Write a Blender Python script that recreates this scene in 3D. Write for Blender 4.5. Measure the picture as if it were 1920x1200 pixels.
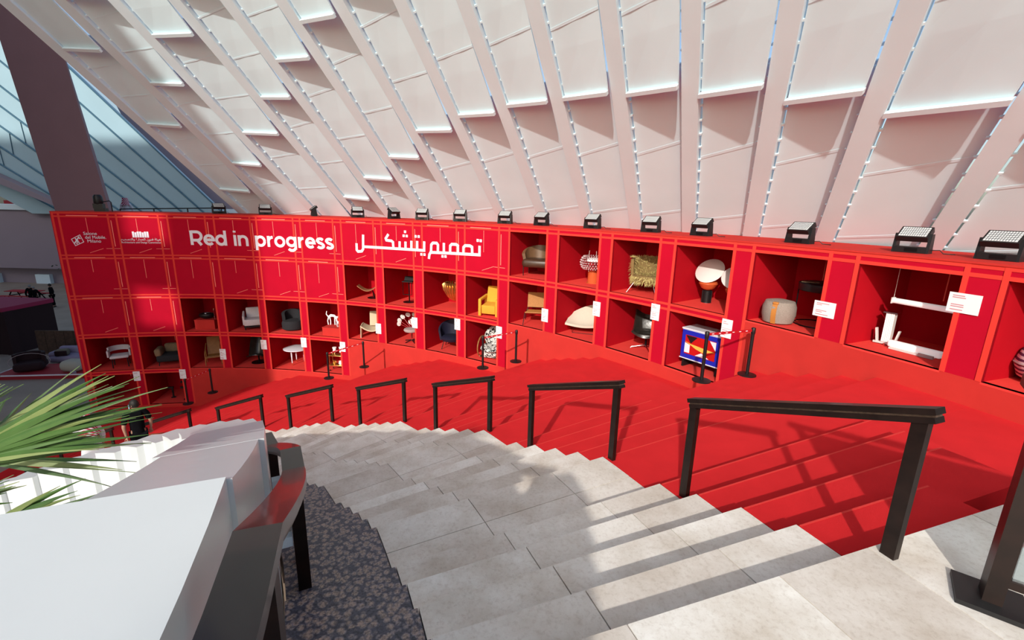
import bpy, math, random
from mathutils import Vector, Matrix, Euler
random.seed(7)
scene = bpy.context.scene
COL = scene.collection
for o in list(bpy.data.objects):
    bpy.data.objects.remove(o)
D2R = math.pi / 180
# ------------------------------------------------------------------ camera
cam_d = bpy.data.cameras.new('camera'); cam = bpy.data.objects.new('camera', cam_d); COL.objects.link(cam)
cam_d.sensor_width = 36; cam_d.lens = 873.09 / 1920 * 36; cam_d.clip_start = .05; cam_d.clip_end = 500
cam.matrix_world = Matrix.Translation((0, 0, 1.8)) @ Matrix.Rotation((90 - 13.85) * D2R, 4, 'X') @ Matrix.Rotation(1.345 * D2R, 4, 'Z')
scene.camera = cam
# ------------------------------------------------------------------ sky, sun, exposure
world = bpy.data.worlds.new('sky'); scene.world = world; world.use_nodes = True
wn = world.node_tree.nodes; wl = world.node_tree.links; wn.clear()
sky = wn.new('ShaderNodeTexSky'); sky.sky_type = 'NISHITA'; sky.sun_disc = False
sky.sun_elevation = 27.3 * D2R; sky.sun_rotation = (180 + 19.5) * D2R; sky.air_density = 1.0; sky.dust_density = 2.5; sky.ozone_density = 1.5
bg = wn.new('ShaderNodeBackground'); bg.inputs[1].default_value = .15
wo = wn.new('ShaderNodeOutputWorld'); wl.new(sky.outputs[0], bg.inputs[0]); wl.new(bg.outputs[0], wo.inputs[0])
SUN = Vector((.297, .838, -.459)).normalized()
sd = bpy.data.lights.new('sun', 'SUN'); sd.energy = 3.1; sd.angle = .9 * D2R; sd.color = (1, .95, .87)
so = bpy.data.objects.new('sun', sd); COL.objects.link(so); so.rotation_euler = SUN.to_track_quat('-Z', 'Y').to_euler(); so.location = (0, 0, 30)
scene.view_settings.view_transform = 'Standard'; scene.view_settings.look = 'None'
scene.view_settings.exposure = 0.2; scene.view_settings.gamma = 1.0; scene.view_settings.use_curve_mapping = False
# ------------------------------------------------------------------ materials
M = {}
def mat(name, col, rough=.6, var=.0, scale=6, metal=0, spec=.3, bump=0, bscale=60, col2=None, emit=0, sheen=0, trans=0, coat=0):
    m = bpy.data.materials.new(name); m.use_nodes = True; nt = m.node_tree; b = nt.nodes['Principled BSDF']
    b.inputs['Base Color'].default_value = (*col, 1); b.inputs['Roughness'].default_value = rough
    b.inputs['Metallic'].default_value = metal; b.inputs['Specular IOR Level'].default_value = spec
    if sheen: b.inputs['Sheen Weight'].default_value = sheen; b.inputs['Sheen Tint'].default_value = (*[min(1, c * 1.3 + .05) for c in col], 1)
    if coat: b.inputs['Coat Weight'].default_value = coat; b.inputs['Coat Roughness'].default_value = .08
    if trans: b.inputs['Transmission Weight'].default_value = trans
    if emit: b.inputs['Emission Color'].default_value = (*col, 1); b.inputs['Emission Strength'].default_value = emit
    tc = nt.nodes.new('ShaderNodeTexCoord')
    if var or col2:
        n = nt.nodes.new('ShaderNodeTexNoise'); n.inputs['Scale'].default_value = scale; n.inputs['Detail'].default_value = 5
        nt.links.new(tc.outputs['Object'], n.inputs['Vector'])
        r = nt.nodes.new('ShaderNodeValToRGB'); r.color_ramp.elements[0].position = .35; r.color_ramp.elements[1].position = .68
        c2 = col2 or tuple(c * (1 - var) for c in col)
        r.color_ramp.elements[0].color = (*c2, 1); r.color_ramp.elements[1].color = (*col, 1)
        nt.links.new(n.outputs['Fac'], r.inputs[0]); nt.links.new(r.outputs[0], b.inputs['Base Color'])
    if bump:
        n2 = nt.nodes.new('ShaderNodeTexNoise'); n2.inputs['Scale'].default_value = bscale; n2.inputs['Detail'].default_value = 3
        nt.links.new(tc.outputs['Object'], n2.inputs['Vector'])
        bp = nt.nodes.new('ShaderNodeBump'); bp.inputs['Strength'].default_value = bump; bp.inputs['Distance'].default_value = .01
        nt.links.new(n2.outputs['Fac'], bp.inputs['Height']); nt.links.new(bp.outputs[0], b.inputs['Normal'])
    M[name] = m; return m
mat('carpet', (.60, .020, .024), .95, .10, 3, bump=.3, bscale=300, spec=.05, sheen=.15)
mat('red_fabric', (.54, .036, .030), .9, .08, 2.5, bump=.15, bscale=12, spec=.08)
mat('red_panel', (.47, .003, .022), .85, .06, 2, spec=.1)
mat('nosing', (.62, .035, .03), .9)
mat('red_box_shaded', (.42, .004, .012), .9, .08, 2.5, bump=.15, bscale=12, spec=.08)  # fabric red darkened, puts the shade of the box interiors into the colour
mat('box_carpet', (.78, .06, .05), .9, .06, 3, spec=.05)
mat('coral', (.72, .05, .036), .8, .05, 4, spec=.1)
mat('print_line', (.95, .26, .19), .8)
mat('letter_white', (.80, .78, .86), .6)
mat('card', (.85, .85, .88), .5)
mat('card_print', (.55, .25, .28), .6)
mat('white_shell', (.72, .87, .93), .45, .04, 1.2, spec=.3)
mat('white_panel', (.72, .91, .98), .55, .05, .8, spec=.2)
mat('white_seam', (.70, .87, .94), .6)
mat('parapet', (.68, .72, .74), .28, .03, 2, spec=.5)
mat('brown', (.016, .007, .005), .42, .5, 9, spec=.3, coat=.08)
mat('brown_groove', (.08, .05, .035), .5, .5, 40)
mat('dark_rail', (.022, .010, .010), .34, .2, 5, spec=.4, coat=.35)
mat('black', (.008, .008, .009), .45, spec=.4)
mat('black_metal', (.012, .012, .013), .35, metal=.6)
mat('black_fabric', (.012, .012, .014), .9, .3, 30)
mat('mauve', (.30, .17, .18), .7, .05, 1)  # shade lying on the leaning column is mixed into this base colour
mat('far_blue', (.48, .70, .80), .6, .05, .5)
mat('far_line', (.10, .22, .30), .6)
mat('grey_wall', (.30, .25, .29), .8, .05, .5)
mat('plaza', (.34, .27, .21), .7, .2, .6)
mat('glass', (.75, .85, .88), .05, trans=.9, spec=.5)
def stone():
    m = bpy.data.materials.new('limestone'); m.use_nodes = True; nt = m.node_tree; b = nt.nodes['Principled BSDF']; b.inputs['Roughness'].default_value = .6
    b.inputs['Specular IOR Level'].default_value = .25
    tc = nt.nodes.new('ShaderNodeTexCoord'); oi = nt.nodes.new('ShaderNodeObjectInfo')
    def noise(s, d): 
        n = nt.nodes.new('ShaderNodeTexNoise'); n.inputs['Scale'].default_value = s; n.inputs['Detail'].default_value = d; n.inputs['Roughness'].default_value = .65
        nt.links.new(tc.outputs['Object'], n.inputs['Vector']); return n
    def ramp(src, p0, c0, p1, c1):
        r = nt.nodes.new('ShaderNodeValToRGB'); r.color_ramp.elements[0].position = p0; r.color_ramp.elements[1].position = p1
        r.color_ramp.elements[0].color = (*c0, 1); r.color_ramp.elements[1].color = (*c1, 1); nt.links.new(src, r.inputs[0]); return r
    def mul(a, bb, f=1):
        x = nt.nodes.new('ShaderNodeMix'); x.data_type = 'RGBA'; x.blend_type = 'MULTIPLY'; x.inputs[0].default_value = f
        nt.links.new(a, x.inputs[6]); nt.links.new(bb, x.inputs[7]); return x.outputs[2]
    a = ramp(noise(2.2, 8).outputs['Fac'], .3, (.60, .54, .47), .62, (.84, .82, .78))
    g = ramp(noise(38, 6).outputs['Fac'], .33, (.62, .55, .5), .5, (1, 1, 1))
    f2 = ramp(noise(120, 2).outputs['Fac'], .28, (.55, .47, .42), .4, (1, 1, 1))
    rnd = ramp(oi.outputs['Random'], 0, (.84, .80, .77), 1, (1.04, 1.04, 1.03))
    nt.links.new(mul(mul(mul(a.outputs[0], g.outputs[0], .35), f2.outputs[0], .25), rnd.outputs[0]), b.inputs['Base Color'])
    M['limestone'] = m
    m = bpy.data.materials.new('granite'); m.use_nodes = True; nt = m.node_tree; b = nt.nodes['Principled BSDF']; b.inputs['Roughness'].default_value = .3; b.inputs['Specular IOR Level'].default_value = .5
    tc = nt.nodes.new('ShaderNodeTexCoord')
    v = nt.nodes.new('ShaderNodeTexVoronoi'); v.inputs['Scale'].default_value = 26; nt.links.new(tc.outputs['Object'], v.inputs['Vector'])
    r = ramp(v.outputs['Distance'], .34, (.34, .27, .25), .64, (.06, .065, .11)); r.color_ramp.elements.new(.50).color = (.22, .20, .24, 1)
    n = noise(75, 5); r2 = ramp(n.outputs['Fac'], .36, (.18, .18, .26), .6, (1.15, 1.1, 1.05))
    nt.links.new(mul(r.outputs[0], r2.outputs[0], .95), b.inputs['Base Color']); M['granite'] = m
stone()
# ------------------------------------------------------------------ mesh helpers
class MB:
    def __init__(s): s.v = []; s.f = []; s.sm = []
    def add(s, vs, fs, smooth=False):
        n = len(s.v); s.v += [tuple(v) for v in vs]; s.f += [tuple(i + n for i in f) for f in fs]; s.sm += [smooth] * len(fs); return s
    def hexa(s, p):   # 8 points: bottom 4 (ccw), top 4
        return s.add(p, [(3, 2, 1, 0), (4, 5, 6, 7), (0, 1, 5, 4), (1, 2, 6, 5), (2, 3, 7, 6), (3, 0, 4, 7)])
    def box(s, c, d, rz=0, rx=0, ry=0, taper=1):
        R = Euler((rx, ry, rz)).to_matrix(); c = Vector(c); p = []
        for z in (-.5, .5):
            k = taper if z > 0 else 1
            for x, y in ((-.5, -.5), (.5, -.5), (.5, .5), (-.5, .5)):
                p.append(c + R @ Vector((x * d[0] * k, y * d[1] * k, z * d[2])))
        return s.hexa(p)
    def rbox(s, c, d, r=.04, rz=0, rx=0, ry=0, n=3):   # rounded (superellipsoid-like) cushion box
        R = Euler((rx, ry, rz)).to_matrix(); c = Vector(c); vs = []; fs = []
        hx, hy, hz = d[0] / 2, d[1] / 2, d[2] / 2; r = min(r, hx, hy, hz)
        rings = []
        prof = [(-hz, r)] + [(-hz + r - r * math.cos(a), r - r * math.sin(a)) for a in [math.pi / 2 * i / n for i in range(1, n + 1)]]
        prof = [(z, i) for z, i in prof] + [(-z, i) for z, i in reversed(prof)]
        for z, ins in prof:
            ring = []
            for qx, qy, a0 in ((1, 1, 0), (-1, 1, 90), (-1, -1, 180), (1, -1, 270)):
                for i in range(n + 1):
                    a = (a0 + 90 * i / n) * D2R; rr = max(r - ins, 0)
                    ring.append(c + R @ Vector((qx * (hx - r) + rr * math.cos(a), qy * (hy - r) + rr * math.sin(a), z)))
            rings.append(ring)
        m = len(rings[0])
        for ring in rings: vs += ring
        for k in range(len(rings) - 1):
            for i in range(m): fs.append((k * m + i, k * m + (i + 1) % m, (k + 1) * m + (i + 1) % m, (k + 1) * m + i))
        fs.append(tuple(range(m - 1, -1, -1))); fs.append(tuple((len(rings) - 1) * m + i for i in range(m)))
        return s.add(vs, fs, True)
    def tube(s, pts, r, n=8, cap=True):
        pts = [Vector(p) for p in pts]; vs = []; fs = []; L = len(pts)
        rs = r if isinstance(r, (list, tuple)) else [r] * L
        prev = None
        for i, p in enumerate(pts):
            t = (pts[min(i + 1, L - 1)] - pts[max(i - 1, 0)]).normalized()
            if prev is None:
                up = Vector((0, 0, 1)) if abs(t.z) < .9 else Vector((1, 0, 0)); a = t.cross(up).normalized()
            else:
                a = (prev - t * prev.dot(t)).normalized()
            prev = a; b = t.cross(a)
            for k in range(n):
                an = 2 * math.pi * k / n; vs.append(p + (a * math.cos(an) + b * math.sin(an)) * rs[i])
        for i in range(L - 1):
            for k in range(n): fs.append((i * n + k, i * n + (k + 1) % n, (i + 1) * n + (k + 1) % n, (i + 1) * n + k))
        if cap: fs.append(tuple(range(n - 1, -1, -1))); fs.append(tuple((L - 1) * n + k for k in range(n)))
        return s.add(vs, fs, True)
    def lathe(s, prof, c=(0, 0, 0), n=20, sx=1, sy=1, R=None):
        vs = []; fs = []; c = Vector(c); m = len(prof)
        for r, z in prof:
            for k in range(n):
                a = 2 * math.pi * k / n; p = Vector((r * sx * math.cos(a), r * sy * math.sin(a), z)); vs.append(c + (R @ p if R else p))
        for i in range(m - 1):
            for k in range(n): fs.append((i * n + k, i * n + (k + 1) % n, (i + 1) * n + (k + 1) % n, (i + 1) * n + k))
        if prof[0][0] > 1e-4: fs.append(tuple(range(n - 1, -1, -1)))
        if prof[-1][0] > 1e-4: fs.append(tuple((m - 1) * n + k for k in range(n)))
        return s.add(vs, fs, True)
    def grid(s, fn, nu, nv, th=0.0, smooth=True):   # sheet with thickness along its normals
        P = [[Vector(fn(i / nu, j / nv)) for j in range(nv + 1)] for i in range(nu + 1)]
        vs = []; fs = []; W = nv + 1
        def nor(i, j):
            a = P[min(i + 1, nu)][j] - P[max(i - 1, 0)][j]; b = P[i][min(j + 1, nv)] - P[i][max(j - 1, 0)]; n = a.cross(b)
            return n.normalized() if n.length > 1e-9 else Vector((0, 0, 1))
        for i in range(nu + 1):
            for j in range(W): vs.append(P[i][j])
        for i in range(nu):
            for j in range(nv): fs.append((i * W + j, (i + 1) * W + j, (i + 1) * W + j + 1, i * W + j + 1))
        if th:
            o = len(vs)
            for i in range(nu + 1):
                for j in range(W): vs.append(P[i][j] - nor(i, j) * th)
            for i in range(nu):
                for j in range(nv): fs.append((o + i * W + j, o + i * W + j + 1, o + (i + 1) * W + j + 1, o + (i + 1) * W + j))
            for i in range(nu):
                for j in (0, nv): fs.append((i * W + j, (i + 1) * W + j, o + (i + 1) * W + j, o + i * W + j)[::(1 if j else -1)])
            for j in range(nv):
                for i in (0, nu): fs.append((i * W + j, i * W + j + 1, o + i * W + j + 1, o + i * W + j)[::(-1 if i else 1)])
        return s.add(vs, fs, smooth)
    def build(s, name, m, parent=None, label=None):
        me = bpy.data.meshes.new(name); me.from_pydata(s.v, [], s.f); me.materials.append(M[m] if isinstance(m, str) else m)
        me.polygons.foreach_set('use_smooth', s.sm)
        me.update()
        if any(s.sm):
            try: me.set_sharp_from_angle(angle=50 * D2R)
            except Exception: pass
        o = bpy.data.objects.new(name, me); COL.objects.link(o)
        if parent: o.parent = parent
        if label: o['label'] = label
        return o
def tag(o, label, cat, group=None):
    o['label'] = label; o['category'] = cat
    if group: o['group'] = group
    return o
def thing(name, label, cat, loc=(0, 0, 0), rz=0, group=None):
    o = bpy.data.objects.new(name, None); COL.objects.link(o); o.empty_display_size = .2
    o.location = loc; o.rotation_euler = (0, 0, rz); return tag(o, label, cat, group)
def struct(name, label=None):
    o = bpy.data.objects.new(name, None); COL.objects.link(o); o['kind'] = 'structure'
    if label: o['label'] = label
    return o
def sector(mb, c, r0, r1, t0, t1, z0, z1, n=None):   # curved block, r may be functions of angle (degrees)
    f0 = r0 if callable(r0) else (lambda t: r0); f1 = r1 if callable(r1) else (lambda t: r1)
    n = n or max(1, int(abs(t1 - t0) / 1.2 + .5)); vs = []; fs = []
    for i in range(n + 1):
        t = t0 + (t1 - t0) * i / n; cc, ss = math.cos(t * D2R), math.sin(t * D2R)
        za = z0[0] + (z0[1] - z0[0]) * i / n if isinstance(z0, tuple) else z0
        zb = z1[0] + (z1[1] - z1[0]) * i / n if isinstance(z1, tuple) else z1
        for r, z in ((f0(t), za), (f1(t), za), (f1(t), zb), (f0(t), zb)): vs.append((c[0] + r * cc, c[1] + r * ss, z))
    for i in range(n):
        a = 4 * i; b = a + 4
        for k in range(4): fs.append((a + k, a + (k + 1) % 4, b + (k + 1) % 4, b + k))
    fs.append((3, 2, 1, 0)); fs.append(tuple(4 * n + k for k in range(4)))
    if t1 < t0: fs = [f[::-1] for f in fs]
    return mb.add(vs, [f[::-1] for f in fs])
WC = (-11.05, -.19); RW = 18.41            # display wall
SC = (-11.225, -2.548)                     # stair centre
H = .1491
RG, RL0, RL1 = 11.02, 11.70, 14.06         # granite inner, limestone inner / outer
PLZ = -45 * H - .012
def N(k):
    j, m = divmod(k, 5); return 19.75 + 9.87 * j + (0, 1.67, 3.33, 5.0, 6.65)[m]
def sp(t, r, z=0): return Vector((SC[0] + r * math.cos(t * D2R), SC[1] + r * math.sin(t * D2R), z))
def wall_r(t, off=0):                      # distance from stair centre to the display wall in direction t
    d = (math.cos(t * D2R), math.sin(t * D2R)); ox, oy = SC[0] - WC[0], SC[1] - WC[1]; R = RW + off
    b = ox * d[0] + oy * d[1]; return -b + math.sqrt(b * b - ox * ox - oy * oy + R * R)
def wp(t, dep, z): return Vector((WC[0] + (RW + dep) * math.cos(t * D2R), WC[1] + (RW + dep) * math.sin(t * D2R), z))
# ------------------------------------------------------------------ stairs and floors
stairs = struct('floor_stairs', 'curved stair of pale limestone, dark granite and red carpet')
def nose(k, r):                            # carpet nosings bend back a little towards the wall
    return N(k) - max(0, .8 + (k - 9) * .135) * max(0, (r - RL1) / 5.4) ** 1.3
def carpet_block(mb, ta, tb, r0, r1, z0, z1, n=7):   # block whose ends follow angle functions ta(r), tb(r)
    vs = []; fs = []
    for i in range(n + 1):
        u = i / n
        for q in (0, .5, 1):
            r = r0 + (r1 if not callable(r1) else 19.9) * u - r0 * u; t = ta(r) + (tb(r) - ta(r)) * q
            if callable(r1): r = r0 + (r1(t) - r0) * u; t = ta(r) + (tb(r) - ta(r)) * q
            p = sp(t, r); vs += [(p.x, p.y, z0), (p.x, p.y, z1)]
    for i in range(n):
        for q in range(2):
            a_, b_ = 6 * i + 2 * q, 6 * (i + 1) + 2 * q; fs += [(a_ + 1, b_ + 1, b_ + 3, a_ + 3), (a_, a_ + 2, b_ + 2, b_)]
        a_, b_ = 6 * i, 6 * (i + 1); fs += [(a_, b_, b_ + 1, a_ + 1), (a_ + 4, a_ + 5, b_ + 5, b_ + 4)]
    for a_ in (0, 6 * n): 
        for q in (0, 2): fs.append((a_ + q, a_ + q + 1, a_ + q + 3, a_ + q + 2)[::(1 if a_ else -1)])
    mb.add(vs, fs)
for k in range(1, 46):
    top = -H * k; t0, t1 = N(k - 1), N(k); pit = 10 <= k < 45 and (k // 5) % 2 == 0
    outer = {1: 15.4, 2: 16.57, 3: 17.0, 4: 17.4}.get(k, 18.0 if pit else (lambda t: wall_r(t, .08)))
    mb = MB(); carpet_block(mb, lambda r: nose(k - 1, r) - .35, lambda r: nose(k, r), RL1 + .004, outer, top - H - .12, top); mb.build('carpet_step', 'carpet', stairs)
    mb = MB(); carpet_block(mb, lambda r: nose(k, r) - .045, lambda r: nose(k, r) + .012, RL1 + .01, 16.8 if not callable(outer) and outer > 17.5 or callable(outer) else outer, top - .006, top + .002); mb.build('nosing_trim', 'nosing', stairs)
    if k % 10 == 5:
        mb = MB(); carpet_block(mb, (lambda r: 10) if k == 5 else (lambda r: nose(k - 6, r)), lambda r: nose(k - 1, r), RL1 + .5 if k == 5 else 17.6, lambda t: wall_r(t, .08), top - .3, top - .002); mb.build('carpet_platform', 'carpet', stairs)
    mb = MB(); sector(mb, SC, RG, RL0 - .004, t0 - .3, t1 + .03, top - H - .12, top, 3); mb.build('granite_step', 'granite', stairs)
    rows = [(t0, t1)] if k % 5 else [(t0, t0 + 1.63), (t0 + 1.63, t1)]
    for q, (a, b) in enumerate(rows):
        for r0, r1 in ((RL0, 12.51), (12.51, 13.41), (13.41, RL1)):
            mb = MB(); g = .0035
            sector(mb, SC, r0 + g, r1 - g, a - .2 if q == 0 else a + .016, b + (.06 if q == len(rows) - 1 else -.016), top - H - .12 if q == 0 else top - .3, top + random.uniform(-.001, .001), 2)
            mb.build('limestone_slab', 'limestone', stairs)
    mb = MB(); sector(mb, SC, RL0, RL1, t0, t1 - .1, top - .34, top - .03, 3); mb.build('step_core', 'granite', stairs)
landing = struct('floor_landing', 'pale limestone landing at the head of the stair')
for r0, r1 in ((RL0, 12.51), (12.51, 13.41), (13.41, RL1), (RL1, 15.0), (15.0, 16.2)):
    t = N(0) + .06; w = 2.9
    off = 0 if r0 < 13 else .0
    while t > -20:
        mb = MB(); sector(mb, SC, r0 + .0035, r1 - .0035, t - w + .016, t, -.4, 0, 4); mb.build('limestone_slab', 'limestone', landing); t -= w
mb = MB(); sector(mb, SC, RG, RL0 - .004, -20, N(0) + .03, -.4, 0, 12); mb.build('granite_band', 'granite', landing)
mb = MB(); sector(mb, SC, RG, 16.2, -20, N(0) - .1, -.7, -.02, 12); mb.build('landing_core', 'granite', landing)
o = MB().box((-20, 30, PLZ - .25), (140, 140, .5)).build('floor_plaza', 'plaza'); o['kind'] = 'structure'
# ------------------------------------------------------------------ display wall
COLS = [(107.66, 103.14), (102.09, 97.91), (96.7, 92.66), (91.43, 87.3), (86.3, 81.87), (80.77, 76.7), (75.43, 71.35), (70.08, 66.08), (64.68, 60.37), (59.1, 55.01), (53.55, 49.32), (47.88, 43.65), (42.27, 38.03), (36.59, 32.3), (30.83, 26.59), (25.04, 20.85), (19.36, 15.16), (13.7, 9.5)]
ZT = 1.18
def zo(r): return 1.005 - 1.55 * r          # opening top of row r
def zf(r): return -.365 - 1.55 * r          # opening floor of row r
def openrows(c): return (3, 4) if c < 2 else (2, 3) if c < 6 else (1, 2) if c < 10 else (0, 1) if c < 14 else (0,)
DEP = 1.6
wall = struct('wall_display', 'tall curved red exhibition wall of open display boxes')
def base_z(c): return zf(openrows(c)[-1])
for c, (a, b) in enumerate(COLS):
    ops = openrows(c)
    for r in range(ops[-1] + 1):
        if r in ops:
            w = .12; mb = MB()
            for t0, t1, z0, z1 in ((a + w, a, zf(r) - .03, zo(r) + .03), (b, b - w, zf(r) - .03, zo(r) + .03)): sector(mb, WC, RW + .004, RW + DEP, t1, t0, z0, z1, 1)
            sector(mb, WC, RW + .004, RW + DEP, b, a, zo(r), zo(r) + .03, 4)
            sector(mb, WC, RW + DEP, RW + DEP + .04, b - w, a + w, zf(r) - .03, zo(r) + .03, 4)
            mb.build('display_box', 'red_box_shaded', wall)
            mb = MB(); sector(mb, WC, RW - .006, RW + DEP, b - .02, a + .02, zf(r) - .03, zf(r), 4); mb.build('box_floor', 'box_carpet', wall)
        else:
            mb = MB(); sector(mb, WC, RW, RW + .06, b, a, zf(r), zo(r), 4); mb.build('blank_panel', 'red_panel', wall)
    # bands between the rows
    for r in range(ops[-1] + 1):
        zt, zb = (ZT, zo(0)) if r == 0 else (zf(r - 1), zo(r))
        mb = MB(); sector(mb, WC, RW + .0, RW + .06, b, a, zb, zt, 4); mb.build('band_panel', 'red_panel', wall)
        for z in ((zt - .055, zt), (zb, zb + .055)):
            mb = MB(); sector(mb, WC, RW - .008, RW + .02, b - .02, a + .02, z[0], z[1], 4); mb.build('frame_strip', 'coral', wall)
    # upright to the left of this column, and the plinth below
    la = COLS[c - 1][1] if c else 108.41
    zb = min(base_z(c), base_z(max(c - 1, 0)))
    mb = MB(); sector(mb, WC, RW, RW + .06, a, la, zb, ZT, 2); mb.build('upright_panel', 'red_panel', wall)
    ws = .065 / RW / D2R
    for t0, t1 in ((a, a + ws), (la - ws, la)):
        mb = MB(); sector(mb, WC, RW - .01, RW + .02, t0, t1, zb, ZT, 1); mb.build('frame_strip', 'coral', wall)
    for r in range(0 if c else 0, ops[-1] + 1):
        zt, z0 = (ZT, zo(0)) if r == 0 else (zf(r - 1), zo(r))
        for z in ((zt - .055, zt), (z0, z0 + .055)):
            mb = MB(); sector(mb, WC, RW - .006, RW + .02, a + ws, la - ws, z[0], z[1], 1); mb.build('frame_strip', 'coral', wall)
    z = base_z(c)
    lo = max(PLZ, z - 1.9)
    mb = MB(); sector(mb, WC, RW - .004, RW + .08, b, a + .0, lo, z, 4); mb.build('plinth_panel', 'red_fabric', wall)
    z2 = zb; mb = MB(); sector(mb, WC, RW - .004, RW + .08, a, la, max(PLZ, z2 - 1.9), z2, 2); mb.build('plinth_panel', 'red_fabric', wall)
mb = MB(); sector(mb, WC, RW - .02, RW + 1.85, 9.3, 108.5, ZT, ZT + .03, 60); mb.build('top_board', 'red_fabric', wall)
mb = MB(); sector(mb, WC, RW + 1.75, RW + 1.85, 9.3, 108.5, PLZ, ZT, 60); mb.build('back_board', 'red_panel', wall)
mb = MB(); sector(mb, WC, RW, RW + 1.8, 108.41, 108.5, PLZ, ZT, 1); mb.build('end_board', 'red_panel', wall)
# ------------------------------------------------------------------ roof shell over the stair
U = Vector((-.3106, -.6728, .6715)).normalized()
ceil = struct('ceiling', 'white leaning shell roof of ribs and fabric panels')
RR = RW + 3
def rp(t, s, o=0):
    c, sn = math.cos(t * D2R), math.sin(t * D2R)
    P = Vector((WC[0] + RR * c, WC[1] + RR * sn, 0)); n = Vector((-sn, c, 0)).cross(U).normalized()
    if n.z > 0: n = -n
    return P + U * s + n * o
RIBS = [13.5, 17.9, 22.35, 26.8, 31.6, 35.83, 40.14, 44.4, 48.75, 53.2, 57.67, 62.35, 66.72, 71.1, 75.25, 80.1, 84.33, 88.7]
RWD = .95; SMAX = 15
def interp(tab, t):
    if t <= tab[0][0]: return tab[0][1] + (t - tab[0][0]) * (tab[1][1] - tab[0][1]) / (tab[1][0] - tab[0][0])
    for (a, x), (b, y) in zip(tab, tab[1:]):
        if t <= b: return x + (y - x) * (t - a) / (b - a)
    (a, x), (b, y) = tab[-2:]; return y + (t - b) * (y - x) / (b - a)
ROWA = [(16, 3.3), (29.8, 4.94), (34, 5.43), (38.3, 5.86), (42.7, 6.17), (47.2, 6.33), (51.6, 6.36), (55.9, 6.23), (60.4, 5.86), (64.9, 4.93), (69.3, 4.01), (74, 2.9), (80, 1.2)]
ROWB = [(16, 8.0), (42, 10.4), (56, 10.4), (60.4, 10.0), (64.9, 9.29), (69, 8.49), (73.4, 7.36), (77.7, 6.13), (82.35, 4.74), (86.7, 3.36)]
ROWC = [(42, 14.6), (70, 11.4), (75.6, 9.99), (79.6, 8.91), (83, 7.74), (87.2, 6.23)]
ROWD = [(70, 14.6), (80, 11.2), (84, 10), (87.4, 8.8)]
for i, t in enumerate(RIBS):
    w = RWD
    P = [rp(t, .2, -.12), rp(t + w, .2, -.12), rp(t + w, .2, .1), rp(t, .2, .1), rp(t, SMAX, -.12), rp(t + w, SMAX, -.12), rp(t + w, SMAX, .1), rp(t, SMAX, .1)]
    MB().hexa(P).build('rib', 'white_shell', ceil)
    if i == 0: continue
    ta, tb = RIBS[i - 1] + w + .09, t - .09           # panel between the ribs (ta = right, tb = left in view)
    tm = (ta + tb) / 2
    cuts = sorted([s for s in (interp(ROWA, tm), interp(ROWB, tm), interp(ROWC, tm), interp(ROWD, tm)) if .8 < s < SMAX - .5])
    cuts = [.2] + cuts + [SMAX]
    for q in range(len(cuts) - 1):
        s0, s1 = cuts[q] + .02, cuts[q + 1] + .10
        dl = interp(ROWA, tb) - interp(ROWA, ta) if q == 1 else 0
        e = .34 * .0
        bl, br, tl, tr = (rp(tb, s0 - .0, .05), rp(ta, s0 + .05, .19), rp(tb, s1 + .1, -.04), rp(ta, s1 + .25, -.12))
        if q == 0: br = rp(ta, s0, .0)
        n = (br - bl).cross(tl - bl).normalized()
        if n.y > 0: n = -n
        def pp(u, v): return (bl * (1 - u) + br * u) * (1 - v) + (tl * (1 - u) + tr * u) * v
        mb = MB(); mb.grid(lambda u, v: pp(u, v), 2, 4, .04, False); pan = mb.build('roof_panel', 'white_panel', ceil)
        mb = MB()
        for v in (.36, .7): mb.grid(lambda u, x, v=v: pp(u, v + x * .012 + .02 * (u - .5)) + n * .006, 1, 1, .004, False)
        mb.build('seam', 'white_seam', pan)
        if q:
            a0, b0 = bl - (br - bl) * .02, br + (br - bl) * .02
            d = (b0 - a0); u = U * .045; nn = n * .08
            MB().hexa([a0 - u, a0 + u, a0 + u + nn, a0 - u + nn, b0 - u, b0 + u, b0 + u + nn, b0 - u + nn]).build('strut', 'white_shell', ceil)
        mb = MB(); k = 0
        while s0 + .3 + k * .34 < s1:
            s = s0 + .3 + k * .34; k += 1
            for tt in (tb + .045, ta - .045):
                p = rp(tt, s, .0); du = U * .02; dt = (rp(tt + .05, s) - rp(tt - .05, s)); dn = n * .02
                mb.hexa([p - dt - du - dn, p + dt - du - dn, p + dt - du + dn, p - dt - du + dn, p - dt + du - dn, p + dt + du - dn, p + dt + du + dn, p - dt + du + dn])
        mb.build('edge_brackets', 'white_shell', pan)
# ------------------------------------------------------------------ unseen slabs added out of view to shade the left wall and plaza
bt = struct('added_shade_screen', 'unseen mauve screen added to shade the left wall')
for x0, x1, z0, z1 in ((-95, -24.2, PLZ, 34), (-22.6, -19.5, PLZ, 34), (-24.2, -22.6, PLZ, 11.1), (-24.2, -22.6, 13.0, 14.5), (-24.2, -22.6, 16.2, 34)):  # gaps in the added screen let sun patches reach the wall
    MB().box(((x0 + x1) / 2, -8.5, (z0 + z1) / 2), (x1 - x0, .8, z1 - z0)).build('shade_screen_panel', 'mauve', bt)
rs = struct('added_sky_blocker', 'unseen overhead slabs added to cut sky light')
for x0, x1 in ((-64, -50), (-49.6, -36), (-35.6, -21)): MB().box(((x0 + x1) / 2, 4, 17.5), (x1 - x0, 25, .4)).build('shell_panel', 'grey_wall', rs)  # added slabs overhead, keep sky light off the left wall
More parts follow.
